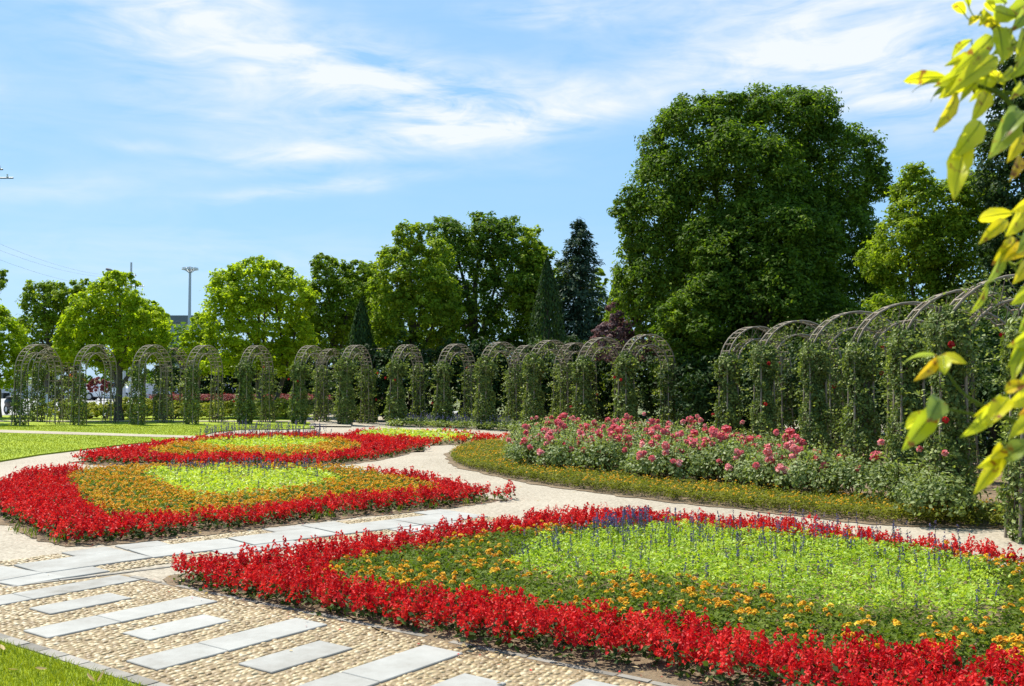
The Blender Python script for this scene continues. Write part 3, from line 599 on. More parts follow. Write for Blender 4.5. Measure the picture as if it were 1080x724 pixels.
# ------------------------------------------------------------------ trees
def crown_acc(ac, blobs, leaf, cover=1.15, clump_r=.38, mati=0, aspect=2.0, droop=0.0, tint0=(0, .55), inner=.40, shell=(.80, 1.04), updir=.55, lobes=0):
    """blobs: list of (centre, radii). Leaf clumps on the outside of each blob, thinner inside."""
    la = leaf * leaf / aspect * .5
    if lobes:
        bb = []
        for c, r in blobs:
            c, r = np.array(c), np.array(r); bb.append((c, r * .80)); d = unit(rng.normal(size=(lobes, 3))); d[:, 2] = np.where(d[:, 2] < -.5, -d[:, 2], d[:, 2])
            for q in d: bb.append((c + q * r * rng.uniform(.56, .90), np.full(3, (r.prod() ** (1 / 3)) * rng.uniform(.20, .44)) * np.array([1, 1, .85])))
        blobs = bb
    C = np.array([b[0] for b in blobs]); RD = np.array([b[1] for b in blobs])
    for bi, (c, r) in enumerate(blobs):
        c = np.array(c); r = np.array(r); area = 4 * np.pi * (((r[0] * r[1]) ** 1.6 + (r[0] * r[2]) ** 1.6 + (r[1] * r[2]) ** 1.6) / 3) ** (1 / 1.6)
        per = 26; nl = int(area * cover / la); nc = max(3, nl // per)
        d = unit(rng.normal(size=(nc, 3)))
        k = rng.uniform(shell[0], shell[1], nc); inn = rng.uniform(0, 1, nc) < .22; k[inn] = rng.uniform(.3, .8, inn.sum())
        k *= 1 + .10 * np.sin(d[:, 0] * 7 + bi * 2) * np.sin(d[:, 2] * 6 + bi) + .05 * np.sin(d[:, 1] * 13 + bi)
        cc = c + d * r * k[:, None]
        keep = cc[:, 2] > .15
        for bj in range(len(blobs)):
            if bj != bi: keep &= (np.sum(((cc - C[bj]) / RD[bj]) ** 2, 1) > (inner if not lobes or bj % (lobes + 1) else .72))
        cc, d = cc[keep], d[keep]; nc = len(cc)
        if nc == 0: continue
        cr = clump_r * rng.uniform(.6, 1.35, nc) * min(1.0, r.min() / 1.0 + .25)
        e = unit(rng.normal(size=(nc * per, 3))) * (rng.uniform(0, 1, nc * per) ** .45)[:, None]
        P = rep(cc, per) + e * np.stack([rep(cr, per), rep(cr, per), rep(cr, per) * .72], 1)
        P[:, 2] -= droop * np.abs(e[:, 0])
        Nn = e * .8 + rep(d, per) * .4 + np.array([0, 0, updir]) + rng.normal(size=P.shape) * .5
        t = np.clip(rep(rng.uniform(tint0[0], tint0[1], nc), per) + rng.uniform(-.1, .45, nc * per), 0, 1)
        ac.leaves(P, Nn, leaf * rng.uniform(.7, 1.3, len(P)), aspect, t, mati)
def pxblobs(Y, bl):
    o = []
    for b in bl:
        x, y, rx, ry = b[:4]; dY = b[4] if len(b) > 4 else 0.0
        c = at(x, y, Y + dY); k = (Y + dY) / F
        o.append((c, (rx * k, max(rx, ry) * k * .9, ry * k)))
    return o
def trunk_acc(ac, base, top, r0, limbs, rr=None):
    base = np.array(base, float); top = np.array(top, float); n = 7; t = np.linspace(0, 1, n)[:, None]
    P = base + (top - base) * t + np.c_[rng.normal(size=(n, 2)) * r0 * .35, np.zeros(n)] * np.sin(t * np.pi)
    P[0] = base
    rad = r0 * (1 - .8 * t[:, 0]); rad[0] *= 1.35
    ac.tube(P, rad, 8, rng.uniform(.3, .7))
    for l in limbs:
        l = np.array(l); s = P[int(rng.integers(2, 5))]; m_ = (s + l) / 2 + np.array([rng.normal() * .12, rng.normal() * .12, .15]) * np.linalg.norm(l - s) * .3
        q = np.linspace(0, 1, 6)[:, None]; C = (1 - q) ** 2 * s + 2 * q * (1 - q) * m_ + q ** 2 * l
        ac.tube(C, r0 * np.linspace(.55, .12, 6), 6, rng.uniform(.3, .7))
def tree(name, label, cat, Y, bl, leaf, m, tx, r0, cover=1.1, clump=.38, group='trees beyond the arches', multi=1, base_y=None, **kw):
    B = pxblobs(Y, bl); bx = at(tx, 400, Y)[0]; root = thing(name, label, cat, (bx, Y, 0), 0, group)
    off = np.array([bx, Y, 0])
    B = [(c - off, r) for c, r in B]
    ac = Acc(); crown_acc(ac, B, leaf, cover * 1.55, clump * .8, lobes=kw.pop('lobes', 11), **kw); ac.build('crown', MT[m], root)
    tr = Acc(); hi = max(B, key=lambda b: b[0][2]); lims = [c * np.array([.8, .8, 1]) + np.array([0, 0, -.2]) for c, r in B]
    for k in range(multi):
        b0 = np.array([rng.normal() * .3, rng.normal() * .3, -.05]) if multi > 1 else np.array([0, 0, -.05])
        trunk_acc(tr, b0, np.array([b0[0] * 3, b0[1] * 2, (hi[0][2] + hi[1][2]) * .66]), r0, lims[k::multi])
    tr.build('trunk', MT['bark'], root); return root
TC = dict(cover=.85)
tree('camphor_tree', 'huge dark green camphor tree towering behind the rose arches', 'tree', 30.5,
     [(735, 158, 58, 60), (825, 148, 58, 54), (770, 128, 40, 34), (880, 185, 48, 62), (700, 225, 46, 72), (770, 230, 80, 90), (885, 270, 46, 80), (690, 300, 36, 70), (740, 330, 60, 70, -1), (830, 340, 70, 80), (905, 335, 36, 60), (922, 195, 18, 28), (672, 235, 22, 36), (860, 400, 70, 50), (760, 400, 80, 50)],
     .125, 'camphor', 790, .32, 1.0, .40, multi=2, lobes=14)
tree('camphor_tree', 'rounder lower tree bulging out in front of the huge camphor tree', 'tree', 28.3,
     [(800, 250, 54, 52), (775, 285, 56, 60), (840, 275, 50, 60), (800, 340, 88, 66), (740, 350, 46, 60), (870, 350, 40, 60), (800, 395, 90, 45)], .12, 'camphor', 800, .22, 1.0, .36, tint0=(0, .55), lobes=16)
tree('broadleaf_tree', 'lighter green rounded tree right of the huge camphor tree', 'tree', 24,
     [(985, 225, 44, 46), (950, 265, 34, 50), (1010, 270, 50, 60), (960, 320, 46, 46), (1020, 340, 50, 50), (1035, 215, 34, 40), (985, 370, 70, 50)], .105, 'mid', 985, .2, 1.15, .32, tint0=(.15, .7))
tree('broadleaf_tree', 'tall dark tree at the right edge behind yellow leaves', 'tree', 21,
     [(1085, 110, 42, 60), (1070, 175, 46, 60), (1110, 230, 60, 90), (1065, 260, 30, 50), (1120, 150, 60, 80), (1100, 330, 60, 70)], .11, 'dark', 1100, .22, .9, .32)
tree('broadleaf_tree', 'bright multi stemmed tree with broad dome left of centre', 'tree', 42,
     [(272, 305, 34, 34), (240, 325, 26, 40), (305, 320, 26, 40), (272, 345, 52, 34), (232, 355, 18, 26), (315, 355, 18, 26), (258, 290, 20, 18), (288, 292, 20, 18), (240, 378, 26, 20), (300, 380, 26, 20), (272, 372, 30, 22)], .17, 'bright', 272, .13, .95, .4, multi=4, tint0=(.1, .75))
tree('broadleaf_tree', 'dark green tree between bright dome tree and tall pair', 'tree', 47,
     [(350, 300, 28, 30), (338, 330, 30, 36), (372, 320, 26, 42), (355, 355, 44, 34), (340, 280, 14, 12), (376, 290, 16, 16)], .18, 'mid', 355, .2, .95, .4, tint0=(0, .5))
tree('broadleaf_tree', 'tall fresh green tree with pointed top at centre left', 'tree', 40,
     [(432, 252, 18, 20), (425, 285, 32, 36), (450, 295, 34, 40), (410, 320, 24, 40), (440, 345, 44, 40), (412, 365, 22, 24), (465, 330, 22, 40)], .16, 'mid', 435, .22, .95, .4, tint0=(.1, .7))
tree('broadleaf_tree', 'tallest dark tree of the centre clump with two rounded tops', 'tree', 44,
     [(472, 250, 22, 24), (512, 250, 26, 28), (490, 290, 44, 44), (535, 275, 30, 44), (520, 330, 50, 50), (475, 340, 40, 46), (510, 380, 56, 40), (550, 300, 20, 50)], .17, 'camphor', 500, .26, .95, .42, tint0=(.05, .65))
tree('broadleaf_tree', 'slim pale green tree against the tall conifer', 'tree', 43,
     [(562, 255, 15, 20), (568, 290, 20, 32), (556, 320, 24, 40), (590, 300, 14, 30), (575, 345, 24, 34)], .15, 'mid', 566, .15, .8, .34, tint0=(.2, .8))
tree('broadleaf_tree', 'bright yellow green tree with dark trunk behind bare arches', 'tree', 38,
     [(120, 315, 32, 26), (95, 345, 34, 30), (140, 345, 34, 30), (160, 365, 22, 26), (78, 368, 22, 22), (118, 372, 46, 22), (126, 296, 18, 10), (165, 345, 14, 22)], .16, 'bright', 126, .17, .95, .36, tint0=(.1, .75))
tree('broadleaf_tree', 'darker green tree left of the yellow green tree', 'tree', 48,
     [(45, 318, 22, 22), (65, 320, 20, 24), (38, 350, 22, 30), (62, 355, 30, 30), (90, 308, 14, 14), (45, 380, 28, 24)], .18, 'mid', 50, .18, .95, .4, tint0=(.05, .6))
tree('broadleaf_tree', 'leafy tree at the left edge of the picture', 'tree', 41,
     [(5, 360, 20, 30), (-20, 350, 30, 40), (10, 390, 18, 24), (-10, 395, 26, 20)], .16, 'bright', -2, .15, .95, .34, tint0=(0, .6))
tree('broadleaf_tree', 'tree tip of loose leaves at left edge below the crossarm', 'tree', 36,
     [(-6, 296, 13, 16), (-22, 310, 20, 30), (-30, 340, 24, 30)], .13, 'mid', -25, .1, .7, .28)
tree('broadleaf_tree', 'small bright bushy tree right of the grey building', 'tree', 46,
     [(212, 345, 14, 18), (205, 368, 18, 22), (218, 380, 16, 20)], .17, 'bright', 210, .1, .95, .34, tint0=(.1, .7))
tree('broadleaf_tree', 'mid green tree filling the gap left of the pointed fresh green tree', 'tree', 50, [(392, 318, 24, 34), (402, 350, 30, 40), (382, 352, 22, 34), (396, 292, 14, 14)], .18, 'mid', 392, .14, .95, .4, tint0=(.05, .6))
tree('broadleaf_tree', 'thin pale tree right of the deodar conifer', 'tree', 47, [(628, 318, 14, 26), (640, 340, 16, 30), (622, 350, 16, 24), (632, 296, 7, 12)], .15, 'mid', 630, .1, .5, .3, tint0=(.2, .8))
tree('broadleaf_tree', 'rounded green tree behind the dark trunk tree, left of the grey building', 'tree', 54, [(150, 335, 22, 24), (165, 352, 18, 24), (138, 355, 24, 26)], .19, 'bright', 152, .13, .95, .4, tint0=(0, .5))
def conifer(name, label, Y, tx, ytop, ybase, halfw, m, tiers=16, leaf=.2, ragged=.3, group='conifers beyond the arches', slender=False):
    top = at(tx, ytop, Y); k = Y / F; H = top[2]; hw = halfw * k; root = thing(name, label, 'tree', (top[0], Y, 0), 0, group)
    ac = Acc()
    if slender:
        n = 5200; z = rng.uniform(.02, 1, n) ** 1.1; prof = np.minimum(1, (1 - z) * 2.1) ** .75 * np.minimum(1, .6 + z * 2)
        a = rng.uniform(0, 2 * np.pi, n); r = hw * prof * rng.uniform(.72, 1.04, n) * (1 + .1 * np.sin(a * 5 + z * 9))
        P = np.stack([np.cos(a) * r, np.sin(a) * r, z * H], 1)
        ac.leaves(P, np.stack([np.cos(a), np.sin(a), .2 + 0 * a], 1) + rng.normal(size=(n, 3)) * .4, leaf * rng.uniform(.7, 1.3, n), 2.4, rng.uniform(0, 1, n), up=(0, 0, 1))
    else:
        for i in range(tiers):
            f = (i + .5) / tiers; z = H * (.06 + .94 * f); R0 = hw * 1.15 * (1 - f) ** .72 + .15; nb = int(10 + 10 * (1 - f))
            for b in range(nb):
                a = rng.uniform(0, 2 * np.pi); Lb = R0 * rng.uniform(1 - ragged * 1.3, 1.12); n = int(30 + 90 * Lb / 2)
                t = rng.uniform(0, 1, n) ** .7; wd = .22 * Lb * (1 - t * .6)
                lat = rng.normal(size=n) * wd; zz = z - .22 * Lb * t ** 1.5 + rng.normal(size=n) * .10 - np.abs(lat) * .25
                P = np.stack([np.cos(a) * t * Lb - np.sin(a) * lat, np.sin(a) * t * Lb + np.cos(a) * lat, zz], 1)
                ac.leaves(P, np.array([np.cos(a) * .4, np.sin(a) * .4, .9]) + rng.normal(size=(n, 3)) * .45, leaf * rng.uniform(.6, 1.3, n), 2.8, np.clip(.5 * t + rng.uniform(0, .5, n), 0, 1), up=(np.cos(a), np.sin(a), -.3))
        t = np.linspace(0, 1, 5); ac.tube(np.stack([.12 * np.sin(t * 3), 0 * t, H * .94 + H * .07 * t], 1), .05 * (1 - t) + .012, 5)
    ac.build('crown', MT[m], root); tr = Acc(); tr.tube([(0, 0, -.05), (0, 0, H * .45), (0, 0, H * .92)], [.22, .15, .03], 8); tr.build('trunk', MT['bark'], root); return root
conifer('conifer_tree', 'tall blue green deodar conifer with drooping tip', 42, 611, 233, 400, 58, 'conifer', 22, .2)
conifer('cypress_tree', 'dark narrow cypress left of the tall conifer', 39, 577, 272, 420, 20, 'dark', leaf=.17, slender=True)
conifer('cypress_tree', 'small dark cypress in front of the dark green tree', 39, 381, 316, 430, 17, 'dark', leaf=.17, slender=True)
conifer('cypress_tree', 'green cypress between tall conifer and huge camphor tree', 36, 651, 285, 420, 18, 'mid', leaf=.15, slender=True)
tree('plum_tree', 'purple leaved plum tree behind the centre arches', 'tree', 31.5, [(652, 348, 20, 16), (636, 356, 16, 14), (676, 350, 20, 18), (655, 368, 32, 22), (648, 330, 8, 14), (690, 362, 16, 16)], .12, 'plum', 655, .1, .8, .26, tint0=(0, .8))
tree('plum_tree', 'small red leaved tree beside the road on the left', 'tree', 58, [(103, 405, 10, 7), (110, 409, 8, 6), (98, 409, 6, 5)], .16, 'hedge_red', 107, .06, .9, .25, tint0=(0, .6))

# dark shrubs behind the arches, most added to stand in for shade under crowns
def shrub(name, label, X, Y, rx, ry, h, leaf, m, group, cover=.9, cl=.3, tint0=(0, .55)):
    root = thing(name, label, 'shrub', (X, Y, 0), 0, group); ac = Acc()
    B = [((0, 0, h * .5), (rx, ry, h * .5))] + [((rng.normal() * rx * .5, rng.normal() * ry * .4, h * rng.uniform(.35, .75)), (rx * .5, ry * .5, h * .33)) for _ in range(4)]
    crown_acc(ac, B, leaf, cover, cl, tint0=tint0, inner=.3); ac.build('foliage', MT[m], root)
    st = Acc()
    for k in range(3):
        a = rng.uniform(0, 6.28); st.tube([(0, 0, -.03), (math.cos(a) * rx * .2, math.sin(a) * ry * .2, h * .35), (math.cos(a) * rx * .45, math.sin(a) * ry * .45, h * .7)], [.05, .04, .015], 5)
    st.build('stem', MT['bark'], root); return root
cs = [(190, 'below the grey building'), (228, 'between the grey building and the dome tree trunk'), (254, 'left of the dome tree trunks'), (280, 'right beside the dome tree trunks'), (306, 'at the right edge of the dome tree'), (335, 'left of the narrow dark cypress'), (66, 'behind the two leftmost bare arches'), (215, 'below the small bushy tree right of the building'), (240, 'left under the bright dome tree'), (266, 'under the middle of the bright dome tree'), (292, 'right under the bright dome tree'), (320, 'right of the bright dome tree'), (346, 'under the dark tree right of the dome tree'), (372, 'behind the narrow dark cypress'), (398, 'right of the narrow dark cypress'), (425, 'under the pointed fresh green tree'), (455, 'left of the two topped tree trunk'), (485, 'below the two topped tree'), (515, 'right of the two topped tree trunk'), (545, 'below the slim pale tree'), (575, 'at the foot of the dark narrow cypress'), (605, 'at the foot of the deodar conifer'), (638, 'right of the deodar foot'), (668, 'behind the purple plum'), (700, 'left under the huge camphor tree')]
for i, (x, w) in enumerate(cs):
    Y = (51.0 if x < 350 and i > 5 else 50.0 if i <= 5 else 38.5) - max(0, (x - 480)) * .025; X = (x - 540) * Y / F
    shrub('evergreen_shrub', 'tall shade-filling evergreen shrub ' + w, X, Y, 1.05, .8, rng.uniform(2.7, 3.5), .17, 'dark', 'evergreen shrubs behind the arches')
for X, Y, w in [(4.9, 27.4, 'left in'), (5.7, 26.4, 'in the middle of'), (6.5, 25.6, 'right in')]:  # shrubs added to make the gap in the row read dark
    shrub('evergreen_shrub', 'added dark shrub ' + w + ' the dark gap of the arch row', X, Y, .9, .8, rng.uniform(2.0, 2.6), .13, 'dark', 'shrubs in the dark gap of the arch row', .95, .3)
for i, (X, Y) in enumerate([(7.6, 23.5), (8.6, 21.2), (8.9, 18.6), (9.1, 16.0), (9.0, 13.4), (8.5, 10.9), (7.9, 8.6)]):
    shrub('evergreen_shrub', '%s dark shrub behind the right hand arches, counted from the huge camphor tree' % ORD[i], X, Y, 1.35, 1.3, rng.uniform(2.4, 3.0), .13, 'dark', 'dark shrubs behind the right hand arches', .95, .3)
# flower borders beyond the left arches
ys = [(70, 'left of the dark trunk'), (98, 'just left of the dark trunk'), (146, 'just right of the dark trunk'), (172, 'behind the third bare arch'), (205, 'behind the fourth bare arch'), (232, 'right of the fourth bare arch'), (258, 'behind the first leafy arch'), (282, 'right of the first leafy arch'), (306, 'left of the gap in the arches'), (118, 'behind the dark trunk'), (186, 'between the third and fourth bare arches')]
for x, w in ys:
    X = (x - 540) * 40 / F; shrub('yellow_shrub', 'low yellow green flowering shrub ' + w, X, 39.6 + rng.uniform(-.4, .6), 1.05, .9, rng.uniform(.62, .85), .11, 'shrub_y', 'low yellow shrubs behind the arches', .9, .16, (.1, .8))
for x0, x1, Y, lab in ((163, 252, 47, 'clipped hedge with red top left of the first leafy arch'), (256, 420, 47.5, 'long clipped hedge with red top behind the leafy arches')):
    root = thing('hedge', lab, 'hedge', ((x0 + x1) / 2 * Y / F - 540 * Y / F, Y, 0), 0, 'red topped hedges beyond the arches'); hx = (x1 - x0) / 2 * Y / F
    n = 5200; P = np.stack([rng.uniform(-hx, hx, n), rng.uniform(-.9, .9, n), rng.uniform(0, .62, n)], 1); ac = Acc()
    ac.leaves(P, np.array([0, -.5, .6]) + rng.normal(size=(n, 3)) * .6, rng.uniform(.09, .16, n), 2, rng.uniform(0, .6, n)); ac.build('foliage', MT['dark'], root)
    n = 3600; P = np.stack([rng.uniform(-hx, hx, n), rng.uniform(-.95, .95, n), .62 + rng.uniform(0, .22, n) + .05 * np.sin(rng.uniform(0, 9, n))], 1); ac = Acc()
    ac.leaves(P, np.array([0, -.3, .9]) + rng.normal(size=(n, 3)) * .5, rng.uniform(.09, .15, n), 2, rng.uniform(0, 1, n)); ac.build('flowers', MT['hedge_red'], root)
# far wood that closes the horizon
ac = Acc(); Bw = []
for i in range(60):
    X = -150 + i * 5.2 + rng.normal() * 1.5; Y = 128 + rng.normal() * 10
    h = rng.uniform(5, 8); Bw.append(((X, Y, h * .5), (rng.uniform(3, 4.5), 3, h * .55)))
crown_acc(ac, Bw, .7, .55, 1.0, tint0=(0, .5)); tag(ac.build('treeline', MT['camphor']), 'far low wood closing the horizon behind the garden', 'trees', kind='stuff')

# ------------------------------------------------------------------ arches and climbing roses
RO, RI, HS, BW = .92, .64, 1.88, .14
def arch_meshes():
    out = {}
    def rib(Rr, y, sp):
        ph = np.linspace(0, np.pi, 17); top = np.stack([-Rr * np.cos(ph), np.full(17, y), HS + Rr * np.sin(ph)], 1)
        zs = np.linspace(0, HS, 7)[:-1]
        l = np.stack([-(Rr + sp * (1 - zs / HS) ** 2), y * (1 + .35 * (1 - zs / HS) ** 2), zs - .04], 1); r = l[::-1] * np.array([-1, 1, 1])
        return np.concatenate([l, top, r])
    ribs = {('outer', s): rib(RO, s * BW, .07) for s in (-1, 1)}; ribs.update({('inner', s): rib(RI, s * BW, -.03) for s in (-1, 1)})
    for k, P in ribs.items():
        a = Acc(); a.tube(P, .018, 6, rng.uniform(.4, .8)); out[k] = a
    lat = Acc(); Ao, Bo, Ai, Bi = ribs[('outer', -1)], ribs[('outer', 1)], ribs[('inner', -1)], ribs[('inner', 1)]
    m = len(Ao)
    for i in range(1, m - 1):
        hoop = 6 <= i <= m - 7
        if hoop or i % 2:
            lat.tube([Ao[i], Bo[i]], .010, 4, rng.uniform(0.3, 1)); lat.tube([Ai[i], Bi[i]], .007, 4, rng.uniform(0, 1))
        for X, Z in ((Ao, Ai), (Bo, Bi)):
            if hoop: lat.tube([X[i], Z[min(i + 1, m - 1)]] if i % 2 else [Z[i], X[i + 1]], .0055, 4, rng.uniform(0, .4))
            elif i % 4 == 1: lat.tube([X[i], Z[i]], .007, 4, rng.uniform(0, .5))
    for P in (Ao, Ai): lat.tube(P * np.array([1, 0, 1]), .006, 4, .5)   # thin middle rod of the ladder band
    out['lattice'] = lat; return out
AM = arch_meshes()
A_LOC = []
ANG = [18, 18, 17, 16, 16, 20, 20, 24, 33, 38, 44, 50, 54, 64, 76, 85, 90, 92, 95, 97]   # how far each arch is turned from facing along Y
tops = [(41, 363.6), (101, 364), (161, 364.2), (216, 364.6), (271, 365), (328, 365), (376, 364.5), (430, 364), (482, 363.2), (528, 361.3), (581, 359.3), (636, 356.4), (683, 353.2)]
NEAR = []
for x, y in tops:
    d = 1.2 * F / (400 - y) ; NEAR.append(np.array([(x - 540) * d / F, d]))
RIGHT = [np.array([(x - 540) * 1.2 * F / (400 - y) / F, 1.2 * F / (400 - y)]) for x, y in ((797, 345), (842, 338.8), (904, 329.2), (960, 319.6), (1020, 306), (1074, 291), (1135, 272))]
RIGHT[-1] = RIGHT[-1] + np.array([.38, 0])
row = NEAR + RIGHT
FAR = [(57, 366.7), (183, 367.4), (349, 368.2), (401, 367.5), (452, 368), (504, 369), (556, 364.5), (607, 361.8)]
def arch_dir(i, pts):
    a, b = pts[max(0, i - 1)], pts[min(len(pts) - 1, i + 1)]; d = unit(b - a); return math.atan2(d[1], d[0])
def make_arch(label, loc, rz, group, proto=None):
    if proto is not None: return copy_thing(proto, loc, rz, label, 1.0, group)
    root = thing('garden_arch', label, 'garden arch', loc, rz, group)
    for k, a in AM.items():
        if k != 'lattice': a.build(k[0] + '_hoop', MT['metal'], root)
    AM['lattice'].build('lattice', MT['metal'], root); return root
near_lab = ['bare weathered metal arch at the left end of the row, beside the scooters', 'bare metal arch second from the left end, left of the dark trunk', 'sparsely leafed metal arch third from the left end, right of dark trunk', 'half leafed metal arch fourth from the left end, below the tall mast',
            'ivy clad arch under the bright multi stemmed dome tree', 'ivy clad arch left of the path through the arches', 'ivy clad arch right of the path through the arches', 'ivy clad arch under the pointed fresh green tree', 'shaded dark arch behind the far lime strip', 'arch with pale bare top left of the rose bushes',
            'leafy arch at the left end of the rose bushes', 'leafy arch under the tall conifer', 'leafy arch in front of the purple plum, last before the dark gap']
right_lab = ['shaded arch below the huge camphor tree, first right of the dark gap', 'leafy arch second right of the dark gap', 'leafy arch third right of the dark gap', 'leafy arch fourth right of the dark gap', 'tall leafy arch fifth right of the dark gap', 'large near arch behind the yellow leaves, sixth right of dark gap', 'nearest arch at the right edge behind yellow leaves']
far_lab = ['rear row arch behind the leftmost bare arch', 'rear row arch between third and fourth bare arches', 'rear row arch right of the path through the arches', 'rear row arch behind the narrow dark cypress gap', 'rear row arch under the two topped tree', 'rear row arch behind the shaded dark arch', 'rear row arch left of the deodar conifer', 'rear row arch below the deodar conifer']
proto = None
for i, p in enumerate(row):
    th = -R(ANG[i])
    o = make_arch((near_lab + right_lab)[i], (p[0], p[1], 0), th + math.pi / 2, 'arches of the rose walk', proto)
    if proto is None: proto = o
    A_LOC.append((p, th + math.pi / 2))
F_LOC = []
for i, (x, y) in enumerate(FAR):
    d = 1.2 * F / (400 - y) + .2; p = np.array([(x - 540) * d / F, d]); j = int(np.argmin([np.linalg.norm(p - q) for q in row]))
    make_arch(far_lab[i], (p[0], p[1], 0), -R(ANG[j]) + math.pi / 2, 'rear row of arches', proto); F_LOC.append((p, -R(ANG[j]) + math.pi / 2))

def climber_proto(name, n_pier, zmax, over, leaf, tip, seedside=0, flowers=3, puff=.16, wisp=1.0, far=.32):
    """climbing rose grown over an arch: both piers and part of the hoop"""
    ac = Acc()
    for sx in (-1, 1):
        n = int(n_pier * (1.25 if sx < 0 else far)); z = rng.uniform(0, 1, n) ** .9 * zmax[0 if sx < 0 else 1]
        a = rng.uniform(0, 2 * np.pi, n); bul = 1 + .22 * np.sin(z * 4.1 + sx) + .16 * np.sin(z * 9 + a * 2)
        prof = np.where(z < .5, 1.12, 1.0) * np.clip((zmax[0 if sx < 0 else 1] - z) * 3 + .35, 0, 1)
        r = np.sqrt(rng.uniform(.30, 1, n)) * bul * prof
        P = np.stack([sx * .79 + np.cos(a) * r * (.165 + puff * .5), np.sin(a) * r * (.25 + puff * .5), z], 1)
        cl = np.sin(P[:, 0] * 17 + sx * 3) * np.sin(P[:, 1] * 15) * np.sin(z * 13 + P[:, 1] * 5)
        k = cl + rng.normal(size=n) * .35 > -.35
        P, a, cl = P[k], a[k], cl[k]; n = len(P)
        Nn = np.stack([np.cos(a), np.sin(a), .5 + 0 * a], 1) + rng.normal(size=(n, 3)) * .55
        ac.leaves(P, Nn, leaf * rng.uniform(.6, 1.35, n), 1.7, np.clip(.35 + .3 * cl + rng.uniform(-.3, .45, n), 0, 1))
    if over:
        n = int(over); ph = rng.uniform(0, np.pi, n); ph = np.where(rng.uniform(0, 1, n) < .7, ph * .45, ph); rr = rng.normal(size=n) * .12 + .74
        P = np.stack([-rr * np.cos(ph), rng.normal(size=n) * .2, HS - .05 + rr * np.sin(ph)], 1)
        cl = np.sin(ph * 14) + np.sin(P[:, 1] * 12); k = cl + rng.normal(size=n) * .5 > .2; P = P[k]
        ac.leaves(P, np.array([0, 0, .6]) + rng.normal(size=P.shape) * .7, leaf * rng.uniform(.6, 1.3, len(P)), 1.7, rng.uniform(.2, 1, len(P)))
    n = int(70 * wisp)                                       # loose shoots sticking out
    for q in range(n):
        sx = rng.choice((-1, 1)); z0 = rng.uniform(.3, 2.1); a = rng.uniform(0, 6.28); l = rng.uniform(.12, .34); t = np.linspace(.3, 1, 7)
        P = np.stack([sx * .79 + np.cos(a) * (.2 + l * t), np.sin(a) * (.28 + l * t), z0 + .25 * l * t - .3 * l * t * t], 1) + rng.normal(size=(7, 3)) * .02
        ac.leaves(P, np.array([0, 0, .8]) + rng.normal(size=P.shape) * .6, leaf * rng.uniform(.7, 1.2, 7), 1.7, rng.uniform(.3, 1, 7))
    root = thing('climbing_rose', 'climbing rose', 'climbing rose', (0, 0, 0), 0, 'climbing roses on the arches'); ac.build('foliage', MT['ivy'], root)
    for sx in (-1, 1):
        st = Acc()
        for q in range(4):
            ph = rng.uniform(0, 6.28); zz = np.linspace(-.03, zmax[0 if sx < 0 else 1], 9)
            st.tube(np.stack([sx * .79 + .14 * np.cos(ph + zz * 1.6), .2 * np.sin(ph + zz * 1.6), zz], 1), .014, 5, .3)
        st.build('stem', MT['bark'], root)
    for q in range(flowers):
        fl = Acc(); sx = rng.choice((-1, 1)); a = rng.uniform(0, 6.28); c = np.array([sx * .79 + math.cos(a) * .32, math.sin(a) * .4, rng.uniform(.5, 2.3)]); m_ = 20
        e = unit(rng.normal(size=(m_, 3))); fl.leaves(c + e * .028, e, .05, 1.2, rng.uniform(0, 1, m_), 0, .4); fl.build('bloom', MT['redrose'], root)
    return root
protos = {}
specs = {'s0': (1900, (1.9, 1.5), 0, .075, 0, 0, 0, .1, .5, .15), 's1': (2600, (2.1, 1.7), 120, .075, 0, 0, 1, .1, .8, .2), 'd0': (5600, (2.25, 2.0), 750, .075, 0, 0, 2, .15, 1.4, .35), 'd1': (6000, (2.35, 2.1), 1000, .072, 0, 0, 3, .18, 1.6, .4),
         'd2': (5400, (2.25, 2.1), 700, .075, 0, 0, 2, .14, 1.2, .35), 'n0': (9500, (2.3, 2.25), 1900, .055, 0, 0, 3, .13, 2.2), 'n1': (9500, (2.35, 2.2), 2100, .055, 0, 0, 4, .11, 2.2, .4), 'n2': (9500, (2.25, 2.35), 1900, .055, 0, 0, 3, .14, 2.2)}
for k, s_ in specs.items(): protos[k] = [climber_proto(k, *s_), False]
def put_climber(k, p, rz, label, z=1.0):
    pr = protos[k]
    if not pr[1]:
        o = pr[0]; o.location = (p[0], p[1], 0); o.rotation_euler = (0, 0, rz); o['label'] = label; pr[1] = True
    else: o = copy_thing(pr[0], (p[0], p[1], 0), rz, label, (1, 1, z))
    return o
kinds = ['s0', 's0', 's1', 's1', 'd0', 'd2', 'd1', 'd2', 'd0', 'd1', 'd1', 'd0', 'd2', 'd0', 'n1', 'n0', 'n2', 'n0', 'n1', 'n2']
cl_lab = ['few thin rose shoots on the leftmost bare arch', 'few thin rose shoots on the bare arch left of the dark trunk', 'sparse climbing rose on the arch right of the dark trunk', 'sparse climbing rose on the arch below the tall mast', 'dense green climber covering the arch under the bright dome tree', 'dense green climber on the arch left of the gap path',
          'dense green climber on the arch right of the gap path', 'narrow green climber on the arch under the pointed green tree', 'shaded dark climber on the arch behind the far lime strip', 'bushy climber on the arch left of the rose bushes', 'bushy climber on the arch at the left end of rose bushes', 'bushy climber on the arch under the tall conifer', 'bushy climber on the arch in front of the purple plum',
          'shaded climber on the first arch right of the dark gap', 'bushy climbing rose on the second arch right of the dark gap', 'bushy climbing rose with red blooms on the third arch right of gap', 'bushy climbing rose on the fourth arch right of the dark gap', 'bushy climbing rose on the fifth arch right of the dark gap', 'large climbing rose on the near arch behind the yellow leaves', 'climbing rose on the nearest arch at the right edge']
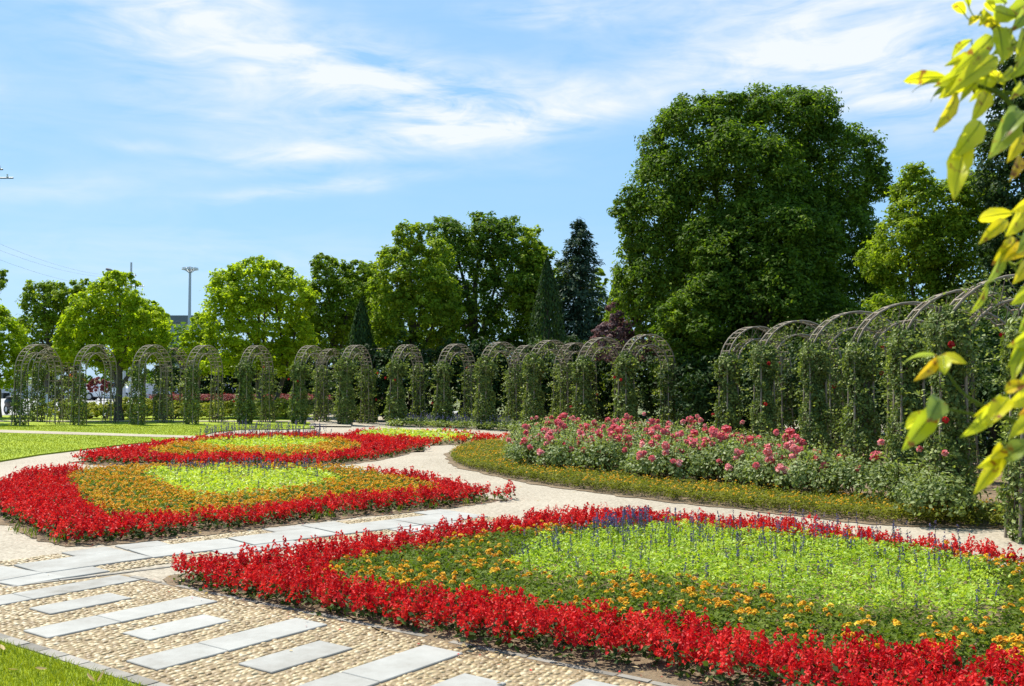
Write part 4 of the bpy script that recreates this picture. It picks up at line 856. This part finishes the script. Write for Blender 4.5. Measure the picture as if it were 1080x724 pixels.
for (p, rz), k, lab in zip(A_LOC, kinds, cl_lab):
    # the well grown pier of every arch is the one towards the beds
    put_climber(k, p, rz + (0 if rng.uniform() < .5 or k[0] in 's' else 0), lab, rng.uniform(.95, 1.04))
for (p, rz), lab in zip(F_LOC, far_lab): put_climber('s1', p, rz, 'climber growing on the ' + lab)

# ------------------------------------------------------------------ rose bushes
def rose_proto(nb, h=.64, w=.48, hue=(0, 1)):
    root = thing('rose_bush', 'rose bush', 'rose bush', (0, 0, 0), 0, 'rose bushes in the bed by the arches'); ac = Acc()
    nc = 95; d = unit(rng.normal(size=(nc, 3))); d[:, 2] = np.abs(d[:, 2]) * 1.0 - .25; r = rng.uniform(.6, 1.05, nc)
    C = d * r[:, None] * np.array([w, w, h * .55]) + np.array([0, 0, h * .42]); C[:, 2] = np.maximum(C[:, 2], .06)
    per = 16; e = unit(rng.normal(size=(nc * per, 3))) * (rng.uniform(0, 1, nc * per) ** .5)[:, None] * .13
    P = rep(C, per) + e; P[:, 2] = np.maximum(P[:, 2], .03)
    ac.leaves(P, e * 5 + rep(d, per) * .5 + np.array([0, 0, .5]) + rng.normal(size=P.shape) * .4, rng.uniform(.038, .068, len(P)), 1.6, np.clip(rep(rng.uniform(0, .6, nc), per) + rng.uniform(-.05, .4, len(P)), 0, 1))
    st = Acc()
    for q in range(9):
        a = rng.uniform(0, 6.28); l = rng.uniform(.15, .42); hh = h * rng.uniform(.8, 1.18)
        st.tube([(0, 0, -.02), (math.cos(a) * l * .5, math.sin(a) * l * .5, hh * .5), (math.cos(a) * l, math.sin(a) * l, hh)], [.010, .007, .004], 5, .5)
        t = rng.uniform(.65, 1.0, 9)[:, None]; P = np.concatenate([np.array([math.cos(a), math.sin(a)]) * l * t, hh * t], 1) + rng.normal(size=(9, 3)) * .03
        ac.leaves(P, np.array([0, 0, .7]) + rng.normal(size=P.shape) * .6, .052, 1.6, rng.uniform(.3, 1, 9))
    ac.build('foliage', MT['rose_leaf'], root); st.build('stem', MT['mari_red_leaf'], root)
    k = 0
    while k < nb:
        a = rng.uniform(0, 6.28); l = w * rng.uniform(.2, 1.05); z = h * (1.08 - .55 * (l / w) ** 2) * rng.uniform(.70, 1.14)
        for q in range(int(rng.integers(1, 4))):
            if k >= nb: break
            c = np.array([math.cos(a) * l, math.sin(a) * l, z]) + rng.normal(size=3) * .055; R0 = rng.uniform(.034, .058); m_ = 30
            e = unit(rng.normal(size=(m_, 3)) + np.array([0, 0, .5])); fl = Acc(); fl.leaves(c + e * R0 * rng.uniform(.35, 1, (m_, 1)), e + rng.normal(size=(m_, 3)) * .3, R0 * 1.25, 1.15, np.clip(rng.uniform(hue[0], hue[1]) * .7 + rng.uniform(0, .35, m_), 0, 1), 0, .4)
            fl.build('bloom', MT['pink'], root); k += 1
    return root
RP = [[rose_proto(6), 0], [rose_proto(5), 0], [rose_proto(9), 0], [rose_proto(3), 0], [rose_proto(1), 0], [rose_proto(2, .6, .5), 0]]
P = scatter(BRr, .60, jit=.22); P = P[np.argsort(540 + F * P[:, 0] / P[:, 1])]
rows = {}
front = []
for p in P:
    dmin = min(np.linalg.norm(p - (BRr[i] * (1 - t) + BRr[i + 1] * t)) for i in range(8) for t in np.linspace(0, 1, 12)); front.append(dmin)
front = np.array(front); rk = np.digitize(front, [.5, 1.0, 1.5, 2.0, 2.5, 3.0, 3.6])
names = ['front', 'second', 'third', 'fourth', 'fifth', 'sixth', 'seventh', 'rearmost']; cnt = {}
for p, r_ in zip(P, rk):
    px = 540 + F * p[0] / p[1]
    if px < 880: q = int(rng.choice([0, 2, 2, 2, 0, 1] if r_ < 3 else [3, 3, 0, 1, 4, 1])) 
    else: q = int(rng.choice([3, 4, 5, 4]))
    c = cnt.get(r_, 0); cnt[r_] = c + 1
    word = ['many', 'several', 'crowded', 'three', 'single', 'two'][q]
    num = ORD[c] if c < 15 else 'far right'
    lab = 'rose bush with %s pink blooms, %s in the %s row from the left tip' % (word, num if c < 15 else 'sixteenth' if c == 15 else 'seventeenth' if c == 16 else 'eighteenth' if c == 17 else 'last', names[r_])
    s_ = rng.uniform(.88, 1.12); rz = rng.uniform(0, 6.28)
    if not RP[q][1]:
        o = RP[q][0]; o.location = (p[0], p[1], .02); o.rotation_euler = (0, 0, rz); o['label'] = lab; RP[q][1] = 1; o.scale = (s_,) * 3
    else: copy_thing(RP[q][0], (p[0], p[1], .02), rz, lab, s_)
for pr, used in RP:
    if not used:
        for c in list(pr.children): bpy.data.objects.remove(c)
        bpy.data.objects.remove(pr)
for pr, used in protos.values():
    if not used:
        for c in list(pr.children): bpy.data.objects.remove(c)
        bpy.data.objects.remove(pr)

# ------------------------------------------------------------------ street furniture, road and buildings beyond
def mast():
    Y = 140; t = at(200.5, 283, Y); root = thing('light_mast', 'tall grey high mast floodlight with a round lamp ring', 'lamp post', (t[0], Y, 0)); H = t[2]
    a = Acc(); a.tube([(0, 0, -.1), (0, 0, H * .5), (0, 0, H + .2)], [.30, .22, .16], 10); a.build('pole', MT['steel'], root)
    a = Acc(); ph = np.linspace(0, 2 * np.pi, 25); a.tube(np.stack([.95 * np.cos(ph), .95 * np.sin(ph), np.full(25, H - .05)], 1), .07, 6)
    for q in range(8): a.tube([(0, 0, H - .75), (.95 * math.cos(q * .785), .95 * math.sin(q * .785), H - .08)], .05, 5)
    a.build('ring', MT['steel'], root)
    for q in range(12):
        w = q * 2 * math.pi / 12; a = Acc(); a.box((1.02 * math.cos(w), 1.02 * math.sin(w), H - .1), (.22, .36, .30), w, taper=.8); a.build('floodlight', MT['white'], root)
mast()
def street_lamp():
    Y = 62; root = thing('street_lamp', 'double headed street lamp rising behind the yellow green tree', 'street lamp', (at(131, 400, Y)[0], Y, 0)); H = at(0, 291, Y)[2]
    a = Acc(); a.tube([(0, 0, -.05), (0, 0, H * .5), (0, 0, H)], [.11, .085, .06], 8); a.build('pole', MT['steel'], root)
    for (x, y, nm) in ((116, 285.5, 0), (122.5, 292, 1)):
        e = at(x, y, Y) - np.array(root.location); b = at(x - 4, y - 1.8, Y) - np.array(root.location); f = at(x + 4, y + 1.9, Y) - np.array(root.location)
        s = np.array([0, 0, H - .35 * nm]); a = Acc(); a.tube([s, (s + f) / 2 + np.array([0, 0, .08]), f], .035, 6); a.build('arm', MT['steel'], root)
        a = Acc(); d = unit(b - f); P = np.array([f, f + d * .1, (f + b) / 2, b]); a.tube(P, [.05, .10, .12, .07], 8); a.build('lamp_head', MT['lampgrey'], root)
street_lamp()
def pole(label, px, Y, ytop, arms, lean=0):
    t = at(px, ytop, Y); root = thing('utility_pole', label, 'utility pole', (t[0], Y, 0)); a = Acc(); a.tube([(0, 0, -.05), (0, 0, t[2])], [.12, .075], 8); a.build('pole', MT['steel'], root)
    for y, x0, x1 in arms:
        p0, p1 = at(x0, y, Y) - np.array(root.location), at(x1, y, Y) - np.array(root.location); a = Acc(); a.tube([p0, p1], .035, 5); a.build('crossarm', MT['lampgrey'], root)
        for f in (.12, .5, .88):
            q = p0 + (p1 - p0) * f; a = Acc(); a.tube([q, q + np.array([0, 0, .07]), q + np.array([0, 0, .09]), q + np.array([0, 0, .16])], [.025, .05, .025, .035], 6); a.build('insulator', MT['white'], root)
    return root
pole('thin utility pole behind the yellow green tree', 138.5, 75, 277, [(291, 135, 144), (302, 133, 152)])
pole('utility pole just off the left edge with crossarms reaching in', -12, 40, 172, [(188, -38, 14), (179, -26, 3), (258, -22, -3)])
for i, (y0, y1, w) in enumerate([(255, 290, 'upper'), (262, 291, 'middle'), (272, 301, 'lower')]):
    A, B = at(-6, y0, 40), at(140 + i, y1, 75); t = np.linspace(0, 1, 16)[:, None]; Pp = A + (B - A) * t; Pp[:, 2] -= (4 * t[:, 0] * (1 - t[:, 0])) * .5
    a = Acc(); a.tube(Pp, .0045, 4); tag(a.build('power_line', MT['wire']), w + ' thin power line crossing the sky at left', 'cable', 'power lines at left')
def building():
    Y = 150; x0, x1 = at(168, 400, Y)[0], at(204, 400, Y)[0]; H = at(0, 333, Y)[2]; root = thing('office_building', 'grey flat roofed building far behind the trees', 'building', ((x0 + x1) / 2, Y, 0)); w = x1 - x0
    a = Acc(); a.box((0, 6, H / 2 - .6), (w, 12, H - 1.0)); a.build('wall', MT['bldg'], root)
    a = Acc(); a.box((0, 6, H - .55), (w + .8, 12.8, 1.1)); a.build('roof', MT['bldg_dark'], root)
    for f in range(3):
        for q in range(7):
            x = -w / 2 + (q + .5) * w / 7; z = 1.9 + f * (H - 3) / 3
            a = Acc(); a.box((x, -.04, z), (w / 7 * .5, .1, 1.2)); wn = a.build('window', MT['bldg_dark'], root)
            g = Acc(); g.box((x, -.10, z), (w / 7 * .5 - .2, .04, 1.0)); g.build('pane', MT['glass'], wn)
building()
a = Acc(); a.box((-45, 84, .55), (70, .25, 1.15)); a.box((-45, 84, 1.165), (70, .4, .08)); tag(a.build('boundary_wall', MT['wallgrey']), 'low pale grey boundary wall across the far side of the road', 'wall')
def scooter(label, px, Y, rz, body):
    X = (px - 540) * Y / F; root = thing('motor_scooter', label, 'scooter', (X, Y, -.02), rz, 'scooters parked by the road')
    for x in (-.62, .62):
        a = Acc(); ph = np.linspace(0, 2 * np.pi, 17); a.tube(np.stack([x + .19 * np.cos(ph), 0 * ph, .25 + .19 * np.sin(ph)], 1), .06, 6); wh = a.build('wheel', MT['tyre'], root)
        b = Acc(); b.tube([(x, -.04, .25), (x, .04, .25)], .12, 10); b.build('rim', MT['steel'], wh)
    a = Acc(); a.ball((-.35, 0, .56), (.42, .17, .22)); a.box((.08, 0, .30), (.6, .30, .09)); a.box((.42, 0, .62), (.12, .42, .62), 0, shear=-.16, taper=.75); a.ball((.60, 0, .50), (.2, .09, .1)); a.build('body', body, root)
    a = Acc(); a.ball((-.32, 0, .79), (.38, .15, .07)); a.build('seat', MT['black'], root)
    a = Acc(); a.tube([(.58, 0, .3), (.36, 0, .95)], .03, 6); a.tube([(.30, -.34, 1.04), (.38, 0, .97), (.30, .34, 1.04)], .02, 6); a.build('handlebar', MT['black'], root)
    a = Acc(); a.ball((.46, 0, .88), (.09, .13, .1)); a.build('headlight', MT['white'], root)
    for s in (-1, 1):
        a = Acc(); a.tube([(.34, s * .26, 1.0), (.36, s * .34, 1.18)], .01, 5); a.ball((.36, s * .36, 1.22), (.02, .07, .05)); a.build('mirror', MT['black'], root)
    a = Acc(); a.box((-.80, 0, .86), (.28, .32, .26), 0, taper=.9); a.build('top_box', MT['black'], root)
scooter('dark scooter parked at the left edge by the road', 15, 45, R(-38), MT['black'])
scooter('white scooter parked behind the leftmost bare arch', 48, 46.5, R(-75), MT['white'])
def car(label, px, Y, rz, paint):
    X = (px - 540) * Y / F; root = thing('parked_car', label, 'car', (X, Y, -.02), rz, 'cars beyond the arches')
    bm = bmesh.new()
    prof = [(-2.05, .28), (-2.1, .62), (-2.0, .88), (-1.3, .95), (-.85, 1.40), (-.2, 1.5), (.55, 1.42), (1.2, .98), (1.95, .82), (2.1, .6), (2.08, .28)]
    for s in (-1, 1): pass
    va = [bm.verts.new((x, -.84 + (.14 if z > 1.2 else 0), z)) for x, z in prof]; vb = [bm.verts.new((x, .84 - (.14 if z > 1.2 else 0), z)) for x, z in prof]
    bm.faces.new(va); bm.faces.new(vb[::-1]); n = len(prof)
    for i in range(n): bm.faces.new((va[i], vb[i], vb[(i + 1) % n], va[(i + 1) % n]))
    bmesh.ops.recalc_face_normals(bm, faces=bm.faces[:]); bmesh.ops.bevel(bm, geom=bm.edges[:], offset=.05, segments=2, affect='EDGES')
    me = bpy.data.meshes.new('body'); bm.to_mesh(me); bm.free(); me.materials.append(paint); link('body', me, root)
    for s in (-1, 1):
        a = Acc(); V = [(-1.15, s * .80, 1.0), (1.0, s * .80, 1.0), (.45, s * .715, 1.36), (-.75, s * .715, 1.36)]; V += [(x, y + s * .02, z) for x, y, z in V]
        a.add(V, [[0, 1, 2, 3], [4, 5, 6, 7], [0, 1, 5, 4], [1, 2, 6, 5], [2, 3, 7, 6], [3, 0, 4, 7]]); a.build('side_window', MT['glass'], root)
        for x in (-1.3, 1.3):
            a = Acc(); a.tube([(x, s * .68, .3), (x, s * .87, .3)], .31, 14); w = a.build('wheel', MT['tyre'], root); b = Acc(); b.tube([(x, s * .86, .3), (x, s * .885, .3)], .19, 12); b.build('rim', MT['steel'], w)
        a = Acc(); a.ball((2.04, s * .6, .68), (.08, .18, .09)); a.build('headlight', MT['white'], root)
    a = Acc(); V = [(.62, -.62, 1.42), (.62, .62, 1.42), (1.2, .72, 1.02), (1.2, -.72, 1.02)]; V += [(x + .03, y, z + .03) for x, y, z in V]
    a.add(V, [[0, 1, 2, 3], [4, 5, 6, 7], [0, 1, 5, 4], [1, 2, 6, 5], [2, 3, 7, 6], [3, 0, 4, 7]]); a.build('windscreen', MT['glass'], root)
car('white car parked on the road beyond the second bare arch', 72, 78, R(12), MT['white'])
car('white car half hidden by the dark trunk', 116, 76, R(190), MT['white'])
def parasol():
    Y = 72; p = at(79.5, 403, Y); root = thing('parasol', 'orange parasol standing by the road between the two leftmost arches', 'parasol', (p[0], Y, 0)); a = Acc(); a.tube([(0, 0, -.05), (0, 0, 2.1)], .03, 6); a.build('pole', MT['steel'], root)
    a = Acc(); k = 8; ph = np.linspace(0, 2 * np.pi, k + 1); V = []; Q = []
    for i in range(k):
        for t in (0, .5, 1):
            for w in (ph[i], ph[i + 1]): V.append((math.cos(w) * .75 * t + .001 * math.cos(w), math.sin(w) * .75 * t, 2.12 - .62 * t * t))
        b = i * 6; Q += [[b, b + 1, b + 3, b + 2], [b + 2, b + 3, b + 5, b + 4]]
    a.add(V, Q); a.build('canopy', MT['orange'], root)
parasol()

# ------------------------------------------------------------------ the tree at the right whose leaves hang in front
m, t, p, o = mat('yellowing leaf'); MT['yleaf'] = m
at1 = t.nodes.new('ShaderNodeAttribute'); at1.attribute_name = 'tint'
nz = noise(t, 55, 4); base = ramp(t, at1.outputs['Fac'], [(0, (.20, .28, .06)), (.35, (.46, .54, .02)), (.65, (.70, .68, .015)), (.85, (.80, .60, .015)), (1, (.72, .38, .02))])
sp = t.nodes.new('ShaderNodeMix'); sp.data_type = 'RGBA'; sf = ramp(t, nz, [(.58, (0, 0, 0)), (.66, (1, 1, 1))]); t.links.new(sf, sp.inputs[0]); t.links.new(base, sp.inputs[6]); sp.inputs[7].default_value = (.30, .12, .02, 1)
t.links.new(sp.outputs[2], p.inputs['Base Color']); p.inputs['Roughness'].default_value = .32; p.inputs['Specular IOR Level'].default_value = .5
tr = t.nodes.new('ShaderNodeBsdfTranslucent'); t.links.new(sp.outputs[2], tr.inputs[0]); ms = t.nodes.new('ShaderNodeMixShader'); ms.inputs[0].default_value = .6
t.links.new(p.outputs[0], ms.inputs[1]); t.links.new(tr.outputs[0], ms.inputs[2]); t.links.new(ms.outputs[0], o.inputs[0])
YT = thing('young_tree', 'young tree at the right edge with yellowing leaves hanging into view', 'tree', (1.05, 1.5, 0))
yo = np.array([1.05, 1.5, 0])
tk = Acc(); tk.tube([(0, 0, -.05), (.02, .03, 1.0), (-.02, .0, 2.0), (-.04, -.05, 2.9)], [.035, .03, .024, .012], 8); tk.build('trunk', MT['bark'], YT)
BRANCH = []
def stem(pts, D, r0=.004, start=None):
    P = [at(x, y, D) - yo for x, y in pts]
    if start is not None: P = [np.array(start)] + P
    P = np.array(P); s = np.linspace(0, 1, 14); q = np.linspace(0, 1, len(P)); C = np.stack([np.interp(s, q, P[:, i]) for i in range(3)], 1)
    C[1:-1] = (C[:-2] + 2 * C[1:-1] + C[2:]) / 4
    BRANCH.append(C); a = Acc(); a.tube(C, np.linspace(r0 * 1.6, r0 * .55, 14), 6, .4); a.build('branch', MT['bark'] if r0 > .0035 else MT['mari_leaf'], YT)
stem([(1080, 62), (1058, 40), (1044, 25), (1035, 12)], 1.35, .0042, (-.03, 0, 2.3))
stem([(1085, 140), (1060, 100), (1035, 92), (1012, 84)], 1.3, .003, (-.02, 0, 2.05))
stem([(1085, 100), (1050, 98), (1030, 60)], 1.32, .003, (-.02, 0, 2.2))
stem([(1090, 170), (1062, 128), (1034, 134), (1018, 150)], 1.28, .003, (-.02, 0, 2.05))
stem([(1090, 235), (1072, 240), (1060, 240)], 1.3, .003, (0, 0, 1.85))
stem([(1090, 300), (1070, 282), (1056, 268)], 1.3, .003, (0, 0, 1.8))
stem([(1095, 456), (1070, 445), (1052, 436), (1026, 424), (1008, 408), (994, 384)], 1.2, .0021, (0, 0, 1.35))
stem([(1060, 440), (1030, 438), (990, 430)], 1.2, .002)
stem([(1095, 470), (1075, 474), (1056, 478)], 1.22, .0026, (0, 0, 1.35))
stem([(1095, 400), (1082, 390), (1072, 372)], 1.24, .003, (0, 0, 1.5))
LV = [  # base x,y  tip x,y  width px, distance, colour, roll
    (1000, 82, 953, 86, 15, 1.30, .55, .3), (1002, 88, 962, 98, 9, 1.31, .1, 1.2), (1046, 38, 1006, 76, 20, 1.31, .5, .2), (1052, 60, 1000, 100, 22, 1.30, .6, -.2), (1044, 78, 990, 104, 16, 1.29, .7, .3), (1026, 42, 1004, 66, 12, 1.33, .5, .9),
    (1052, 28, 1058, 68, 18, 1.34, .45, .3), (1008, 98, 984, 140, 15, 1.28, .8, .5), (1006, 92, 982, 108, 9, 1.30, .2, 1.0), (1042, 96, 1024, 130, 17, 1.30, .6, .2), (1046, 104, 1030, 112, 10, 1.3, .8, .7), (1034, 128, 1004, 168, 24, 1.27, .65, .2), (1020, 150, 1006, 212, 25, 1.26, .6, -.2),
    (1072, 112, 1042, 168, 26, 1.22, .08, .4), (1084, 118, 1056, 150, 20, 1.21, .12, -.5), (1078, 140, 1062, 172, 16, 1.24, .75, .3), (1076, 165, 1064, 192, 12, 1.25, .95, .4), (1018, 16, 1006, 4, 12, 1.36, .7, .3), (1022, 8, 1014, -8, 8, 1.36, .5, .6), (1040, 12, 1032, 28, 14, 1.36, .7, .4),
    (1062, 4, 1040, -6, 18, 1.35, .3, .4), (1074, 18, 1048, 10, 18, 1.34, .4, -.3), (1082, 8, 1066, 34, 16, 1.33, .3, .5), (1056, 30, 1038, 22, 12, 1.35, .75, .2), (1080, 30, 1070, 66, 16, 1.33, .5, .5), (1064, 50, 1054, 68, 12, 1.35, .55, .2),
    (1070, 225, 1032, 232, 15, 1.30, .65, .3), (1062, 232, 1032, 258, 14, 1.29, .7, -.1), (1078, 222, 1060, 250, 18, 1.27, .7, .5), (1084, 240, 1072, 268, 16, 1.26, .15, .6), (1072, 252, 1046, 280, 18, 1.28, .75, .2), (1086, 262, 1058, 276, 18, 1.27, .8, -.3), (1058, 262, 1040, 300, 13, 1.27, .12, .7), (1040, 296, 1022, 332, 9, 1.27, .35, .8), (1082, 276, 1068, 300, 14, 1.28, .8, .4),
    (990, 376, 951, 386, 8, 1.20, .15, 1.1), (990, 378, 964, 402, 12, 1.19, .9, .3), (992, 376, 1020, 384, 12, 1.20, .75, .4), (994, 376, 996, 396, 15, 1.19, .55, .2), (988, 428, 951, 476, 22, 1.20, .35, .2), (990, 420, 978, 446, 24, 1.19, .06, .3), (984, 436, 955, 452, 15, 1.21, .5, .5),
    (1056, 416, 1012, 462, 18, 1.19, .45, .6), (1060, 422, 1026, 440, 14, 1.2, .75, .2), (1064, 420, 1042, 450, 20, 1.18, .75, -.2), (1060, 412, 1086, 404, 14, 1.19, .8, .3), (1058, 478, 1027, 522, 17, 1.22, .72, .1), (1056, 476, 1030, 494, 13, 1.22, .65, .4), (1058, 472, 1044, 484, 16, 1.21, .8, .2), (1060, 484, 1092, 466, 22, 1.21, .06, .4),
    (1084, 344, 1062, 388, 16, 1.24, .4, .5), (1086, 360, 1068, 404, 16, 1.23, .4, -.4), (1094, 380, 1072, 412, 14, 1.23, .6, .3), (1092, 424, 1074, 438, 12, 1.22, .95, .4), (1088, 330, 1074, 352, 14, 1.25, .35, .3),
    (1060, 90, 1044, 76, 10, 1.31, .6, .3), (1030, 88, 1012, 108, 10, 1.30, .5, -.3), (1016, 60, 1002, 76, 9, 1.32, .7, .4), (1068, 72, 1050, 88, 12, 1.33, .45, .4), (1050, 14, 1040, 2, 10, 1.36, .6, .2), (1078, 88, 1064, 106, 12, 1.33, .5, .3), (1036, 18, 1022, 26, 9, 1.36, .8, .5), (1064, 30, 1056, 46, 10, 1.36, .55, .1),
    (1070, 40, 1046, 58, 18, 1.36, .45, .2), (1090, 50, 1064, 84, 20, 1.34, .4, .4), (1086, 4, 1056, 22, 18, 1.38, .5, -.2), (1048, 66, 1022, 108, 18, 1.33, .55, .5), (1030, 62, 996, 70, 14, 1.32, .65, -.4), (1020, 74, 984, 92, 16, 1.31, .5, .1),
    (1092, 300, 1066, 322, 18, 1.26, .5, .2), (1094, 350, 1062, 366, 18, 1.24, .55, .3), (1092, 410, 1060, 430, 20, 1.22, .7, .3), (1094, 440, 1064, 462, 18, 1.21, .6, -.2), (1092, 210, 1066, 224, 16, 1.28, .7, .2)]
for (x0, y0, x1, y1, w, D, hue, roll) in LV:
    a0_, b0_ = at(x0, y0, D), at(x1, y1, D - .03); T = b0_ - a0_; Ln = np.linalg.norm(T); T = T / Ln
    vd = unit((a0_ + b0_) / 2 - np.array([0, 0, CH])); B = unit(np.cross(T, vd)); Nn = np.cross(B, T); B2_ = B * math.cos(roll) + Nn * math.sin(roll); N2 = np.cross(T, B2_)
    if N2[2] < 0: N2 = -N2
    n = 11; s_ = np.linspace(0, 1, n); hw = w / 2 * D / F * 1.0 * np.sin(np.pi * s_ ** .85) ** .8 * (1 + .06 * np.sin(s_ * 40)); hw[0] = hw[-1] = .0004
    cur = (-.10 * (2 * s_ - 1) ** 2 + .1) * Ln; ac = Acc(); V = []
    for f in (-1, -.5, 0, .5, 1):
        wav = .10 * np.sin(s_ * 9 + f * 2) * hw
        V.append(a0_ - yo + T * (s_ * Ln)[:, None] + B2_ * (hw * f)[:, None] + N2 * (cur + abs(f) * hw * .38 + wav)[:, None])
    V = np.array(V); idx = np.arange(5 * n).reshape(5, n); Q = np.stack([idx[:-1, :-1], idx[:-1, 1:], idx[1:, 1:], idx[1:, :-1]], -1).reshape(-1, 4)
    ac.add(V.reshape(-1, 3), Q, np.clip(hue + rng.normal() * .05, 0, 1), 0, True)
    ac.tube(V[2] + N2 * .0004, np.linspace(.0009, .0003, n), 5, np.clip(hue - .3, .05, 1))
    A_ = a0_ - yo; allp = np.concatenate(BRANCH); q0 = allp[np.argmin(np.linalg.norm(allp - A_, axis=1))]
    if np.linalg.norm(q0 - A_) < .16:
        tt = np.linspace(0, 1, 6)[:, None]; ac.tube(q0 * (1 - tt) + (A_ + T * .004) * tt + np.array([0, 0, -.012]) * np.sin(tt * np.pi), np.linspace(.0011, .0008, 6), 5, .3)
    ac.build('leaf', MT['yleaf'], YT)
